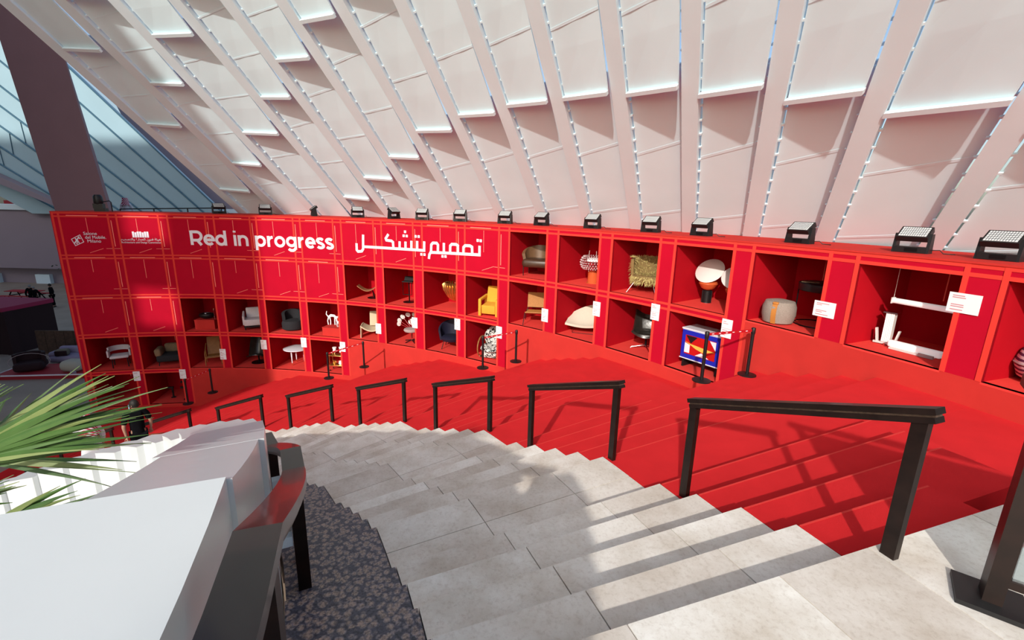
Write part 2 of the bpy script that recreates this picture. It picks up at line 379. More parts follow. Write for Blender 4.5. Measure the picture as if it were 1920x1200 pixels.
# ------------------------------------------------------------------ inner parapet and handrail
def z_rail(t):
    if t <= N(0) - .3: return .88
    j = int((t - (N(0) - .3)) // 9.87); u = t - (N(0) - .3) - 9.87 * j
    return .88 - 5 * H * j - 5 * H * min(1, u / 8.4)
par = thing('stair_parapet', 'glossy white faceted parapet stepping down inside the curved stair', 'parapet', (0, 0, 0))
mb = MB(); sector(mb, SC, 8.6, 10.95, -14, 22.2, -1.2, .76, 24); mb.build('parapet_slab', 'parapet', par)
mb = MB(); sector(mb, SC, 10.5, 10.86, -6, 15, .76, 1.36, 12); mb.build('added_shade_block', 'parapet', par)  # unseen block added on the slab to shade the limestone steps
mb = MB(); sector(mb, SC, 10.5, 10.97, 22.2, 27.4, -2.2, (.75, .42), 5); mb.build('parapet_slope', 'parapet', par)
t = 27.4
while t < 106:
    t1 = t + 4.935; z0 = .30 - .0755 * (t - 29); z1 = z0 - .0755 * 4.935 * .8
    mb = MB(); sector(mb, SC, lambda q, t=t: 10.46 + .018 * (q - t), 11.0, t, t1, (z0 - 2.6, z1 - 2.6), (z0, z1), 2); mb.build('parapet_block', 'parapet', par); t = t1
ir = thing('inner_handrail', 'wide dark brown handrail curving down beside the white parapet', 'handrail')
brk = sorted(set([2 + 1.45 * i for i in range(12)] + [N(0) - .3 + 9.87 * j for j in range(9)] + [N(0) + 8.1 + 9.87 * j for j in range(9)]))
for a, b in zip(brk, brk[1:]):
    if b - a < .05: continue
    mb = MB(); za, zb = z_rail(a + .001), z_rail(b - .001)
    sector(mb, SC, 11.075, 11.205, a, b, (za - .05, zb - .05), (za, zb), max(1, int((b - a) / 1.2))); rl = mb.build('rail_cap', 'dark_rail', ir)
    mb = MB(); sector(mb, SC, 11.09, 11.19, a, b, (za - .085, zb - .085), (za - .058, zb - .058), max(1, int((b - a) / 1.2))); mb.build('under_rail', 'brown', rl)
for j in range(0, 9):
    for t in (N(5 * j) - .5, N(5 * j) + 8.0):
        if t > 100: continue
        k = 0
        while N(k) < t: k += 1
        mb = MB(); sector(mb, SC, 11.1, 11.18, t - .2, t + .2, -H * k, z_rail(t) - .08, 1); mb.build('rail_post', 'brown', ir)
        if j < 3:
            for dz in (.22, .5):
                p = sp(t, 11.05, z_rail(t) - dz); MB().box(p, (.09, .06, .07), rz=t * D2R).build('bracket', 'white_shell', ir)
# ------------------------------------------------------------------ outer handrails, one per flight
ORD = ['first', 'second', 'third', 'fourth', 'fifth', 'sixth', 'seventh', 'eighth', 'ninth']
for j in range(9):
    ta, tb = N(5 * j) - .25, N(5 * j) + 5.75; r = RL1 + .05
    za, zb = -5 * H * j, -(5 * j + 4) * H
    hr = thing('stair_handrail', '%s dark brown two-post handrail down the carpeted stair, counted from the landing' % ORD[j], 'handrail', sp(ta, r, za), 0, 'handrails along the limestone edge')
    L = hr.location
    for t, z in ((ta, za), (tb, zb)):
        top = z + .83
        c = sp(t, r) - L; MB().box((c.x, c.y, (z + top) / 2 - L.z), (.042, .072, top - z), rz=t * D2R).build('post', 'brown', hr)
    A = sp(ta - .22, r, za + .89) - L; B = sp(tb + .22, r, zb + .89) - L
    d = (B - A).normalized(); sd_ = d.cross(Vector((0, 0, 1))).normalized(); up = sd_.cross(d)
    def beam(w, z0, z1, nm, m, pa, ins=0):
        a, b = A + d * ins, B - d * ins
        return MB().hexa([a - sd_ * w + up * z0, a + sd_ * w + up * z0, b + sd_ * w + up * z0, b - sd_ * w + up * z0, a - sd_ * w + up * z1, a + sd_ * w + up * z1, b + sd_ * w + up * z1, b - sd_ * w + up * z1]).build(nm, m, pa)
    cap = beam(.042, -.032, 0, 'rail_cap', 'brown', hr)
    beam(.03, -.045, -.032, 'groove', 'brown_groove', cap, .01); beam(.04, -.075, -.045, 'under_rail', 'brown', hr, .01)
# landing balustrade at the right
bal = thing('landing_balustrade', 'dark brown post on a square base plate with glass at the landing edge', 'balustrade', (2.33, 1.87, 0), -38 * D2R)
MB().box((0, 0, .012), (.26, .24, .024)).build('base_plate', 'black', bal)
MB().box((0, 0, .55), (.07, .105, 1.06)).build('post', 'brown', bal)
MB().box((1.9, 0, .55), (.07, .105, 1.06)).build('post', 'brown', bal); MB().box((1.9, 0, .012), (.26, .24, .024)).build('base_plate', 'black', bal)
MB().box((.95, 0, 1.1), (2.1, .1, .05)).build('rail_cap', 'brown', bal)
MB().box((.95, 0, .13), (1.84, .04, .04)).build('bottom_rail', 'brown', bal)
MB().box((.95, 0, .58), (1.8, .012, .86)).build('glass_pane', 'glass', bal)
# ------------------------------------------------------------------ palm in the planter
mat('leaf', (.07, .15, .035), .42, .35, 5, spec=.45); mat('leaf_pale', (.20, .26, .09), .5, .2, 5); mat('leaf_tip', (.45, .36, .26), .7); mat('trunk', (.12, .08, .05), .9, .4, 20, bump=.6, bscale=30)
palm = thing('fan_palm', 'green fan palm with long pointed leaflets rising behind the white parapet', 'palm', (-3.5, 2.0, -1.0))
PL = palm.location
MB().tube([Vector((-3.55, 1.95, -1.2)) - PL, Vector((-3.45, 1.98, -.4)) - PL, Vector((-3.35, 2.0, .3)) - PL], [.13, .11, .09], 10).build('trunk', 'trunk', palm)
def frond(c, axis, up, n, spread, Lm, seed):
    rnd = random.Random(seed); c = Vector(c); ax = Vector(axis).normalized(); up = Vector(up); sd_ = ax.cross(up).normalized(); up = sd_.cross(ax).normalized()
    pet = MB().tube([Vector((-3.35, 2.0, .3)) - PL, (Vector((-3.35, 2.0, .3)) + c) / 2 - PL + up * .06, c - PL], [.02, .016, .012], 6).build('frond', 'leaf_pale', palm)
    for i in range(n):
        a = (i / (n - 1) - .5) * 2 * spread * D2R + rnd.uniform(-.03, .03); ln = Lm * (1 - .22 * abs(i / (n - 1) - .5) * 2) * rnd.uniform(.86, 1.08)
        d = (ax * math.cos(a) + sd_ * math.sin(a)).normalized(); w = .021 * rnd.uniform(.8, 1.2); dr = rnd.uniform(.02, .10) * ln
        tw = rnd.uniform(-.5, .5); e1 = (d.cross(up)).normalized(); e1 = (e1 * math.cos(tw) + up * math.sin(tw)).normalized(); e2 = d.cross(e1)
        lift = rnd.uniform(-.05, .07)
        def P(u): return c + d * (ln * u) + up * (lift * u) - Vector((0, 0, 1)) * dr * u ** 2.6
        mb = MB(); vs = []; fs = []; n_ = 9
        for k in range(n_ + 1):
            u = k / n_; ww = w * (.5 + 1.1 * u if u < .42 else max(.06, (1 - u) / .58)); p = P(u) - PL
            vs += [p - e1 * ww + e2 * ww * .45, p - e2 * .0015, p + e1 * ww + e2 * ww * .45, p + e2 * .0025]
        for k in range(n_):
            q = 4 * k
            for s_ in range(4): fs.append((q + s_, q + (s_ + 1) % 4, q + 4 + (s_ + 1) % 4, q + 4 + s_))
        fs.append((3, 2, 1, 0)); fs.append(tuple(4 * n_ + i_ for i_ in range(4)))
        mb.add(vs, fs, True); mb.build('leaflet', rnd.choice(['leaf', 'leaf', 'leaf', 'leaf_pale']), pet)
frond((-2.75, 2.0, .50), (1.0, .10, .44), (-.15, -.85, .5), 24, 13, 1.1, 1)
frond((-2.85, 2.1, .42), (1.0, .15, .52), (-.15, -.85, .5), 22, 16, 1.0, 2)
frond((-2.8, 1.9, .28), (1.0, .20, .40), (-.1, -.75, .6), 14, 10, .5, 3)
frond((-2.9, 2.0, .56), (.9, .1, .70), (-.3, -.8, .5), 14, 14, .66, 4)
frond((-2.6, 1.75, .10), (1.0, .3, .22), (-.1, -.6, .7), 6, 14, .6, 7)
frond((-2.62, 1.95, .16), (1.0, .10, .30), (-.15, -.8, .5), 20, 17, .66, 8)
frond((-2.45, 1.75, .16), (1.0, .3, .16), (-.1, -.6, .8), 9, 18, .62, 9)
frond((-3.1, 2.4, .3), (.4, .9, -.05), (.1, -.3, .9), 18, 60, 1.0, 5)
frond((-3.5, 2.3, .3), (-.7, .8, .2), (.3, .2, .9), 14, 55, 1.0, 6)
# ------------------------------------------------------------------ column, far shell, far terrace
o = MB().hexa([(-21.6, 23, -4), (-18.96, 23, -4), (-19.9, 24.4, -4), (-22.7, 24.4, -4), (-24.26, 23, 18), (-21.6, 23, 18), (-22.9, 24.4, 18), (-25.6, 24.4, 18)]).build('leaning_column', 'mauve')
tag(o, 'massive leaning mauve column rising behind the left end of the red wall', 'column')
fs_ = thing('far_roof_shell', 'pale blue striped roof shell standing far behind the leaning column', 'building', (-40, 44, 0))
FB = [((-51.8, 31.5), (-26.8, .5)), ((-52.4, 28.2), (-28.55, .45)), ((-53.0, 25.0), (-30.5, .4)), ((-53.6, 22.1), (-32.35, .35)), ((-54.1, 19.9), (-34.15, .3)), ((-54.6, 17.6), (-36.1, .25)), ((-55.1, 14.9), (-38.2, .2)), ((-55.5, 12.2), (-39.95, .15)), ((-56, 9.8), (-41.6, .1)), ((-56.3, 7.9), (-44.7, 0))]
for (a, b), (c_, d_) in zip(FB, FB[1:]):
    P = lambda q, g, dy: Vector((q[0] + g * .6 + 40, dy - .28 * q[1], q[1] + g * .6))
    v = [P(b, -.06, 0), P(d_, .06, 0), P(c_, .06, 0), P(a, -.06, 0)]; w = [x + Vector((0, .4, 0)) for x in v]
    MB().hexa(w + v).build('shell_panel', 'far_blue', fs_)
    pa, pb = P(a, 0, -.1), P(b, 0, -.1)
    MB().tube([pa, pb], .06, 4).build('shell_rib', 'far_line', fs_)
    for u in (.25, .62):
        q0 = v[3] + (v[0] - v[3]) * u; q1 = v[2] + (v[1] - v[2]) * (u + .05); MB().tube([q0 - Vector((0, .03, 0)), q1 - Vector((0, .03, 0))], .03, 4).build('shell_joint', 'far_line', fs_)
o = MB().hexa([(-30.5, 46, -6), (-14, 46, -6), (-14, 47, -6), (-30.5, 47, -6), (-38, 46, 13), (-30, 46, 13), (-30, 47, 13), (-38, 47, 13)]).build('far_end_wall', 'grey_wall')
tag(o, 'grey-blue end wall beside the far striped shell under the roof edge', 'building')
ft = thing('far_terrace_wall', 'grey mauve terrace wall with a black shadow slot left of the red wall', 'wall', (-46, 45, PLZ))
MB().box((0, 0, 4.35), (52, 1, 5.6)).build('upper_wall', 'grey_wall', ft); MB().box((0, -.05, 7.3), (52, 1.3, .5)).build('coping', 'white_shell', ft)
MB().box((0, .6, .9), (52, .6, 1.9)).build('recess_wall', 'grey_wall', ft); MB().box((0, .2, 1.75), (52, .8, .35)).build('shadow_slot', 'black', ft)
for x in range(-20, 22, 5): MB().box((x, .2, .45), (1.4, .5, .9)).build('low_pier', 'white_shell', ft)
kio = thing('terrace_kiosk', 'small red kiosk with a pointed canopy on the far terrace', 'kiosk', (-51.4, 50, .1))
mat('dull_red', (.35, .02, .03), .7); MB().box((0, 0, .5), (2.6, 1.5, 1.0)).build('counter', 'dull_red', kio); MB().lathe([(1.3, 0), (.02, .7)], (0, 0, 1.0), 4).build('canopy', 'dull_red', kio)
o = MB().box((-52, 50, .02), (14, 8, .16)).build('far_terrace_deck', 'grey_wall'); tag(o, 'pale terrace deck carrying the small red kiosk', 'terrace')
eb = MB().hexa([(-57, 42, 7.4), (-39.4, 42, .35), (-39.4, 42.8, .35), (-57, 42.8, 7.4), (-57, 42, 8.8), (-39.4, 42, .7), (-39.4, 42.8, .7), (-57, 42.8, 8.8)]).build('far_edge_beam', 'grey_wall')
tag(eb, 'grey edge beam sloping down below the far blue shell', 'beam')
# ------------------------------------------------------------------ lettering and print on the wall
def wall_pt(s, z, o): return wp(s, -o, z)      # s = wall angle in degrees
KS = RW * D2R
def stroke(mb, pts, w, lift=.012):
    P = [Vector((-p[0] * KS, p[1])) for p in pts]; Q = [P[0]]
    for a, b in zip(P, P[1:]):
        n = max(1, int((b - a).length / .18))
        Q += [a + (b - a) * (i / n) for i in range(1, n + 1)]
    vs = []; fs = []
    for i, p in enumerate(Q):
        a = (Q[i] - Q[i - 1]).normalized() if i else None; b = (Q[i + 1] - Q[i]).normalized() if i < len(Q) - 1 else None
        a = a or b; b = b or a; t = (a + b).normalized(); n = Vector((-t.y, t.x)); m = min(1.5, 1 / max(.4, n.dot(Vector((-a.y, a.x)))))
        for sgn, o in ((1, lift), (-1, lift), (-1, .0), (1, .0)):
            e = p + n * (w / 2 * m * sgn); vs.append(wp(-e.x / KS, -o, e.y))
    for i in range(len(Q) - 1):
        for k in range(4): fs.append((4 * i + k, 4 * i + (k + 1) % 4, 4 * i + 4 + (k + 1) % 4, 4 * i + 4 + k))
    fs.append((3, 2, 1, 0)); fs.append(tuple(4 * (len(Q) - 1) + k for k in range(4)))
    mb.add(vs, fs)
def arc(cx, cy, rx, ry, a0, a1, n=14): return [(cx + rx * math.cos((a0 + (a1 - a0) * i / n) * D2R), cy + ry * math.sin((a0 + (a1 - a0) * i / n) * D2R)) for i in range(n + 1)]
GL = {  # strokes with capital height 1, x-height .75; last number is the advance
 'R': ([[(.09, 0), (.09, 1)], [(.09, .915), (.4, .915)] + arc(.42, .625, .26, .29, 90, -90) + [(.09, .335)], [(.42, .33), (.64, 0)]], .78),
 'e': ([[(.1, .375), (.62, .375)] + arc(.36, .375, .265, .3, 0, 315)], .72),
 'd': ([arc(.36, .375, .265, .3, 0, 360, 22), [(.63, 0), (.63, 1.04)]], .80),
 'i': ([[(.1, 0), (.1, .75)], [(.1, .93), (.1, 1.05)]], .26),
 'n': ([[(.1, 0), (.1, .75)], [(.1, .4)] + arc(.345, .42, .245, .25, 180, 0) + [(.59, 0)]], .76),
 'p': ([arc(.36, .375, .265, .3, 0, 360, 22), [(.095, -.26), (.095, .75)]], .78),
 'r': ([[(.1, 0), (.1, .75)], arc(.4, .38, .3, .29, 180, 92, 8)], .48),
 'o': ([arc(.36, .375, .275, .3, 0, 360, 22)], .76),
 'g': ([arc(.36, .4, .265, .275, 0, 360, 22), [(.63, .75), (.63, .05)] + arc(.37, .05, .26, .25, 0, -145)], .80),
 's': ([arc(.31, .54, .2, .14, 25, 180, 8) + [(.2, .43), (.42, .34)] + arc(.32, .205, .21, .14, 40, -155, 10)], .62),
 ' ': ([], .34)}
txt = 'Red in progress'; W = sum(GL[c][1] for c in txt); cap = .55; x = 0; sc = 17.95 * KS / W
for ch in txt:
    g, adv = GL[ch]
    if g:
        mb = MB()
        for st in g: stroke(mb, [(94.55 - (x + px) * sc / KS, .02 + py * cap) for px, py in st], .105)
        mb.build('letter', 'letter_white', wall)
    x += adv
AR = [[(57.32, 0.491), (57.32, 0.196), (61.06, 0.165), (63.62, 0.14)], [(59.38, 0.191), (59.36, 0.398), (59.15, 0.461), (58.54, 0.466), (58.27, 0.428), (58.25, 0.217)], [(61.11, 0.175), (61.08, 0.415), (60.87, 0.472), (60.3, 0.475), (60.09, 0.435), (60.1, 0.19)], [(61.91, 0.497), (61.93, 0.165)], [(62.72, 0.155), (62.69, 0.415), (62.86, 0.472), (63.35, 0.471), (63.57, 0.406), (63.62, 0.167), (63.85, 0.055), (63.92, -0.094)], [(64.5, 0.504), (64.53, 0.188), (68.73, 0.181), (72.61, 0.182)], [(65.43, 0.5), (65.46, 0.193)], [(66.2, 0.495), (66.23, 0.194)], [(66.99, 0.455), (67.02, 0.187)], [(67.77, 0.45), (67.81, 0.189)], [(69.25, 0.681), (69.62, 0.525), (69.54, 0.463), (68.87, 0.449), (68.67, 0.404), (68.64, 0.198)], [(72.63, 0.62), (72.73, 0.09), (72.93, 0.009), (73.43, -0.008), (73.59, 0.048), (73.57, 0.29)]]
ARD = [(57.55, 0.659), (57.17, 0.655), (62.11, 0.035), (61.72, 0.04), (67.21, 0.655), (66.8, 0.653), (67.01, 0.798), (65.62, 0.659), (65.21, 0.658), (64.91, 0.044), (64.5, 0.045)]

mb = None
for st in AR: mb = MB(); stroke(mb, st, .095); mb.build('letter', 'letter_white', wall)
for t, z in ARD:
    mb = MB(); stroke(mb, [(t + .0, z - .045), (t, z + .045)], .09); mb.build('letter_dot', 'letter_white', wall)
def text_mesh(body, size, t, z, lift=.014, name='small_lettering', m='letter_white', wid=None):
    cu = bpy.data.curves.new('txt', 'FONT'); cu.body = body; cu.size = size; cu.resolution_u = 3
    to = bpy.data.objects.new('txt', cu); COL.objects.link(to); bpy.context.view_layer.update()
    me = bpy.data.meshes.new_from_object(to.evaluated_get(bpy.context.evaluated_depsgraph_get()))
    bpy.data.objects.remove(to); me.name = name; xs = [v.co.x for v in me.vertices] or [1]; k = wid / (max(xs) - min(xs)) if wid else 1
    for v in me.vertices: v.co = wp(t - (v.co.x * k) / KS, -lift, z + v.co.y)
    me.materials.clear(); me.materials.append(M[m]); o = bpy.data.objects.new(name, me); COL.objects.link(o); o.parent = wall
text_mesh('Salone', .165, 105.75, .36); text_mesh('del Mobile.', .165, 105.65, .22, wid=.66); text_mesh('Milano', .165, 105.5, .08)
text_mesh('Architecture and Design Commission', .1, 102.1, .06, wid=1.36)
text_mesh('\ufee2\ufef4\ufee4\ufebc\ufe98\ufedf\ufe8d\ufeed \ufe93\ufead\ufe8e\ufee4\ufecc\ufedf\ufe8d \ufee5\ufeee\ufee8\ufed3 \ufe94\ufe8c\ufef4\ufeeb', .12, 102.1, .17, wid=1.36)
mb = MB()
lg = [(106.98, .2), (106.1, .36), (105.85, .1), (106.7, -.04), (106.98, .2)]; stroke(mb, lg, .02)
for st in ([(106.75, .05), (106.2, .3)], [(106.6, .24), (106.45, .12)], [(106.55, .02), (106.4, .16), (106.3, .05)], [(106.35, .26), (106.1, .22)]): stroke(mb, st, .035)
mb.build('square_emblem', 'letter_white', wall)
for i in range(7):
    mb = MB(); t0 = 100.85 - i * .255
    stroke(mb, [(t0 - .12, .28), (t0 - .12, .50 - (.03 if i % 3 == 1 else 0))], .066); mb.build('emblem_bar', 'letter_white', wall)
# thin printed construction lines on the blank panels
rl_ = random.Random(3)
for c, (a, b) in enumerate(COLS):
    for r in range(0, openrows(c)[0]):
        mb = MB(); m = (a + b) / 2 + rl_.uniform(-.3, .3)
        stroke(mb, [(m, zo(r) - .02), (m, zo(r) - .02 - rl_.uniform(.45, .75))], .014, .006)
        stroke(mb, [(b - .35, zo(r) - .1), (b - .35, zf(r) + .3)], .022, .008)
        if rl_.random() < .7: stroke(mb, [(b + .6, zf(r) + .22), (b - .9, zf(r) + .22)], .014, .006)
        if rl_.random() < .7: stroke(mb, [(m + .2, zf(r) + .06), (m - 1.2, zf(r) + .22)], .014, .006)
        stroke(mb, [(a - .6, zo(r) + .06), (b + .9, zo(r) + .06)], .022, .012)
        mb.build('printed_lines', 'print_line', wall)
for c, (a, b) in enumerate(COLS):
    for r in openrows(c):
        t = b + .62 * (a - b); mb = MB(); sector(mb, WC, RW + DEP - .006, RW + DEP, t, t + .05, zf(r) + .75, zo(r), 1); mb.build('lit_corner_line', 'print_line', wall)  # coral strip painted in for the lit back corner edge
# ------------------------------------------------------------------ furniture on show
mat('white_fabric', (.62, .58, .60), .9, .06, 30, bump=.2, bscale=200); mat('cream', (.62, .52, .36), .85, .05, 20); mat('ivory', (.66, .61, .50), .85, .05, 20)
mat('tan_leather', (.30, .13, .035), .5, .2, 8); mat('wood', (.36, .17, .05), .45, .3, 15); mat('khaki', (.22, .15, .085), .85, .15, 15); mat('charcoal', (.022, .022, .026), .9, .2, 30)
mat('dark_leather', (.018, .014, .012), .4, .3, 12, spec=.5); mat('brown_leather', (.16, .085, .042), .42, .25, 10, spec=.5); mat('seat_leather', (.065, .032, .018), .42, .25, 10, spec=.5)
mat('black_leather', (.025, .022, .018), .33, .4, 7, spec=.6, bump=.4, bscale=14); mat('yellow', (.72, .36, .035), .85, .06, 30); mat('gold', (.85, .50, .16), .25, .2, 20, metal=.9)
mat('chrome', (.75, .75, .77), .15, metal=1); mat('straw', (.60, .49, .19), .8, .35, 40); mat('straw_dark', (.24, .16, .06), .85, .3, 40); mat('lamp_white', (.88, .87, .85), .4, emit=.25)
mat('pad_white', (.70, .66, .63), .7); mat('rose_pad', (.40, .32, .31), .8, .1, 10); mat('navy', (.012, .012, .03), .6); mat('red_metal', (.4, .02, .03), .4)
mat('blue_lacquer', (.012, .022, .42), .35); mat('white_lacquer', (.75, .77, .84), .3); mat('red_lacquer', (.50, .008, .008), .4); mat('yellow_lacquer', (.80, .48, .08), .4)
mat('pouf_grey', (.33, .28, .24), .95, .25, 60, bump=.5, bscale=120); mat('strap', (.48, .19, .04), .5); mat('veneer', (.42, .21, .10), .4, .2, 10); mat('orange_glass', (.80, .16, .05), .12, spec=.6, trans=.35)
mat('crystal', (.80, .66, .68), .15, spec=.8, trans=.25); mat('weave', (.48, .20, .05), .6, .3, 50)
def toile():
    m = mat('toile', (.62, .61, .59), .9, 0); nt = m.node_tree; b = nt.nodes['Principled BSDF']; tc = nt.nodes.new('ShaderNodeTexCoord')
    n = nt.nodes.new('ShaderNodeTexNoise'); n.inputs['Scale'].default_value = 14; n.inputs['Detail'].default_value = 4; n.inputs['Distortion'].default_value = 1.2; nt.links.new(tc.outputs['Object'], n.inputs['Vector'])
    r = nt.nodes.new('ShaderNodeValToRGB'); r.color_ramp.interpolation = 'CONSTANT'; r.color_ramp.elements[0].color = (.01, .01, .012, 1); r.color_ramp.elements[1].position = .47; r.color_ramp.elements[1].color = (.66, .65, .62, 1)
    nt.links.new(n.outputs['Fac'], r.inputs[0]); nt.links.new(r.outputs[0], b.inputs['Base Color'])
    m = mat('stripes', (.6, .5, .6), .9); nt = m.node_tree; b = nt.nodes['Principled BSDF']; tc = nt.nodes.new('ShaderNodeTexCoord')
    w = nt.nodes.new('ShaderNodeTexWave'); w.inputs['Scale'].default_value = 5; w.inputs['Distortion'].default_value = 2; w.bands_direction = 'Z'; nt.links.new(tc.outputs['Object'], w.inputs['Vector'])
    r = nt.nodes.new('ShaderNodeValToRGB'); r.color_ramp.elements[0].color = (.12, .03, .10, 1); r.color_ramp.elements[0].position = .4; r.color_ramp.elements[1].color = (.7, .66, .70, 1); r.color_ramp.elements[1].position = .55
    nt.links.new(w.outputs['Fac'], r.inputs[0]); nt.links.new(r.outputs[0], b.inputs['Base Color'])
toile()
def place(c, r, x, dep, name, label, cat, yaw=0, up=0):
    a, b = COLS[c]; t = (a + b) / 2 - x / KS
    return thing(name, label, cat, wp(t, dep, zf(r) + up), (t - 90 + yaw) * D2R)
def legs(o, pts, top, r=.018, m='black', name='leg'):
    for (x0, y0), (x1, y1) in pts: MB().tube([(x0, y0, 0), (x1, y1, top)], r, 8).build(name, m, o)
def sq(w, d, k=.9, cy=0): return [((sx * w, cy + sy * d), (sx * w * k, cy + sy * d * k)) for sx in (-1, 1) for sy in (-1, 1)]
def band(o, name, m, rx, ry, z0, z1, a0, a1, th=.05, flare=0, dip=0, cy=0, n=24):
    def f(u, v):
        a = (a0 + (a1 - a0) * u) * D2R; e = dip * (2 * u - 1) ** 2; k = 1 + flare * v
        return (rx * k * math.cos(a), cy + ry * k * math.sin(a), z0 + (z1 - e - z0) * v)
    return MB().grid(f, n, 5, th).build(name, m, o)
# row of the far left end
o = place(0, 3, .02, .62, 'tub_chair', 'white open-back tub chair with black legs in the leftmost display box', 'chair', 18)
band(o, 'backrest', 'white_fabric', .36, .34, .62, .82, -5, 185, .05, .06); MB().rbox((0, -.03, .45), (.62, .58, .11), .05).build('seat', 'white_fabric', o)
for s in (-1, 1): MB().rbox((s * .35, -.05, .60), (.07, .40, .28), .03).build('arm', 'white_fabric', o)
legs(o, sq(.25, .23, .95), .40, .02)
o = place(1, 3, 0.05, .75, 'cushioned_armchair', 'low charcoal armchair wrapped in tan cushions beside the white tub chair', 'armchair', 14)
MB().rbox((0, 0, .30), (.98, .78, .28), .08).build('seat', 'charcoal', o); MB().rbox((-.42, -.02, .55), (.24, .66, .34), .09, rx=.0, ry=-.12).build('arm_cushion', 'khaki', o); MB().rbox((.42, .0, .55), (.24, .66, .34), .09, ry=.12).build('arm_cushion', 'khaki', o)
MB().rbox((0, .33, .60), (.62, .22, .38), .09, rx=-.15).build('back_cushion', 'khaki', o); legs(o, sq(.42, .32, .95), .18, .018)
o = place(2, 3, -.02, .62, 'wooden_armchair', 'bentwood armchair with tan leather sling seat and tall back', 'armchair', 24)
MB().grid(lambda u, v: ((u - .5) * .46, -.22 + .44 * v + .06, .36 - .05 * math.sin(v * math.pi)), 4, 6, .03).build('seat', 'tan_leather', o)
MB().grid(lambda u, v: ((u - .5) * .46, .2 + .30 * v, .36 + .68 * v), 4, 6, .03).build('backrest', 'tan_leather', o)
for s in (-1, 1):
    MB().tube([(s * .29, -.28, 0), (s * .29, -.28, .48), (s * .29, -.18, .58), (s * .29, .05, .57), (s * .28, .22, .68), (s * .26, .38, .80)], .018).build('arm', 'wood', o); MB().tube([(s * .29, .28, 0), (s * .28, .12, .55)], .018).build('leg', 'wood', o)
MB().tube([(-.29, -.27, .33), (.29, -.27, .33)], .018).build('stretcher', 'wood', o)
o = place(2, 2, -.08, .68, 'display_plinth', 'low red plinth carrying a black bowl', 'plinth', 0); MB().box((0, 0, .19), (.78, .6, .38)).build('plinth_body', 'red_fabric', o); MB().box((0, 0, .385), (.8, .62, .02)).build('plinth_top', 'red_fabric', o)
b_ = place(2, 2, -.12, .68, 'black_bowl', 'wide black bowl on the red plinth', 'bowl', 0, .396); MB().lathe([(.12, 0), (.24, .05), (.29, .14), (.27, .2), (.2, .22), (.18, .19)], n=24, sy=.8).build('bowl_body', 'black', b_); MB().box((.03, -.12, .23), (.06, .02, .025)).build('bright_tag', 'card', b_)
b_ = place(2, 2, .22, .60, 'slim_candlestick', 'slim pale candlestick beside the black bowl', 'candlestick', 0, .396); MB().lathe([(.04, 0), (.04, .01), (.012, .02), (.012, .34), (.022, .36), (.022, .39)], n=10).build('stem', 'chrome', b_); MB().lathe([(.01, .39), (.008, .44), (0, .45)], n=8).build('tip', 'gold', b_)
o = place(3, 2, -.02, .72, 'white_armchair', 'white upholstered armchair with a dark base, left of the charcoal round armchair', 'armchair', 28)
MB().rbox((0, 0, .30), (.68, .72, .26), .04).build('seat', 'white_fabric', o); MB().rbox((0, .30, .60), (.52, .16, .46), .05, rx=-.2).build('back_cushion', 'white_fabric', o)
for s in (-1, 1): MB().rbox((s * .35, .04, .44), (.08, .66, .40), .03, rx=.18).build('arm', 'white_fabric', o)
MB().box((0, 0, .13), (.7, .7, .05)).build('base_frame', 'black', o); legs(o, sq(.31, .31, 1), .12, .02)
o = place(3, 3, -.02, .8, 'egg_chair', 'black high-backed shell chair on a round base', 'chair', 12)
MB().grid(lambda u, v: ((u - .5) * .62 * (1 - .35 * max(0, v - .5)), -.32 + .42 * min(1, v * 2) + .26 * max(0, v - .5) * 2 - .22 * (2 * u - 1) ** 2, .44 - .08 * math.sin(min(1, v * 2) * math.pi * .5) + 1.25 * max(0, v - .42)), 10, 14, .035).build('shell', 'black_leather', o)
MB().lathe([(.04, .02), (.03, .3), (.06, .36)], n=12).build('stem', 'black_metal', o); MB().lathe([(.30, 0), (.30, .015), (.05, .03)], n=24).build('base', 'black_metal', o)
o = place(4, 2, -.1, .75, 'round_armchair', 'charcoal round armchair with a wrapped back', 'armchair', 20)
MB().lathe([(.33, 0), (.42, .06), (.43, .30), (.38, .40), (.1, .43)], n=28).build('seat', 'charcoal', o); band(o, 'backrest', 'charcoal', .38, .38, .30, .80, -15, 195, .12, .06, .12)
o = place(4, 3, -.08, .82, 'round_table', 'white round table on slim turned legs', 'table', 0)
MB().lathe([(.50, .66), (.53, .68), (.53, .70), (.50, .71)], n=32).build('tabletop', 'white_lacquer', o)
for a in (250, 10, 130):
    x, y = .28 * math.cos(a * D2R), .28 * math.sin(a * D2R); lg_ = MB().lathe([(.018, .10), (.03, .4), (.032, .66)], (x, y, 0), 10).build('leg', 'white_lacquer', o); MB().lathe([(.014, 0), (.018, .1)], (x, y, 0), 10).build('leg_tip', 'gold', lg_)
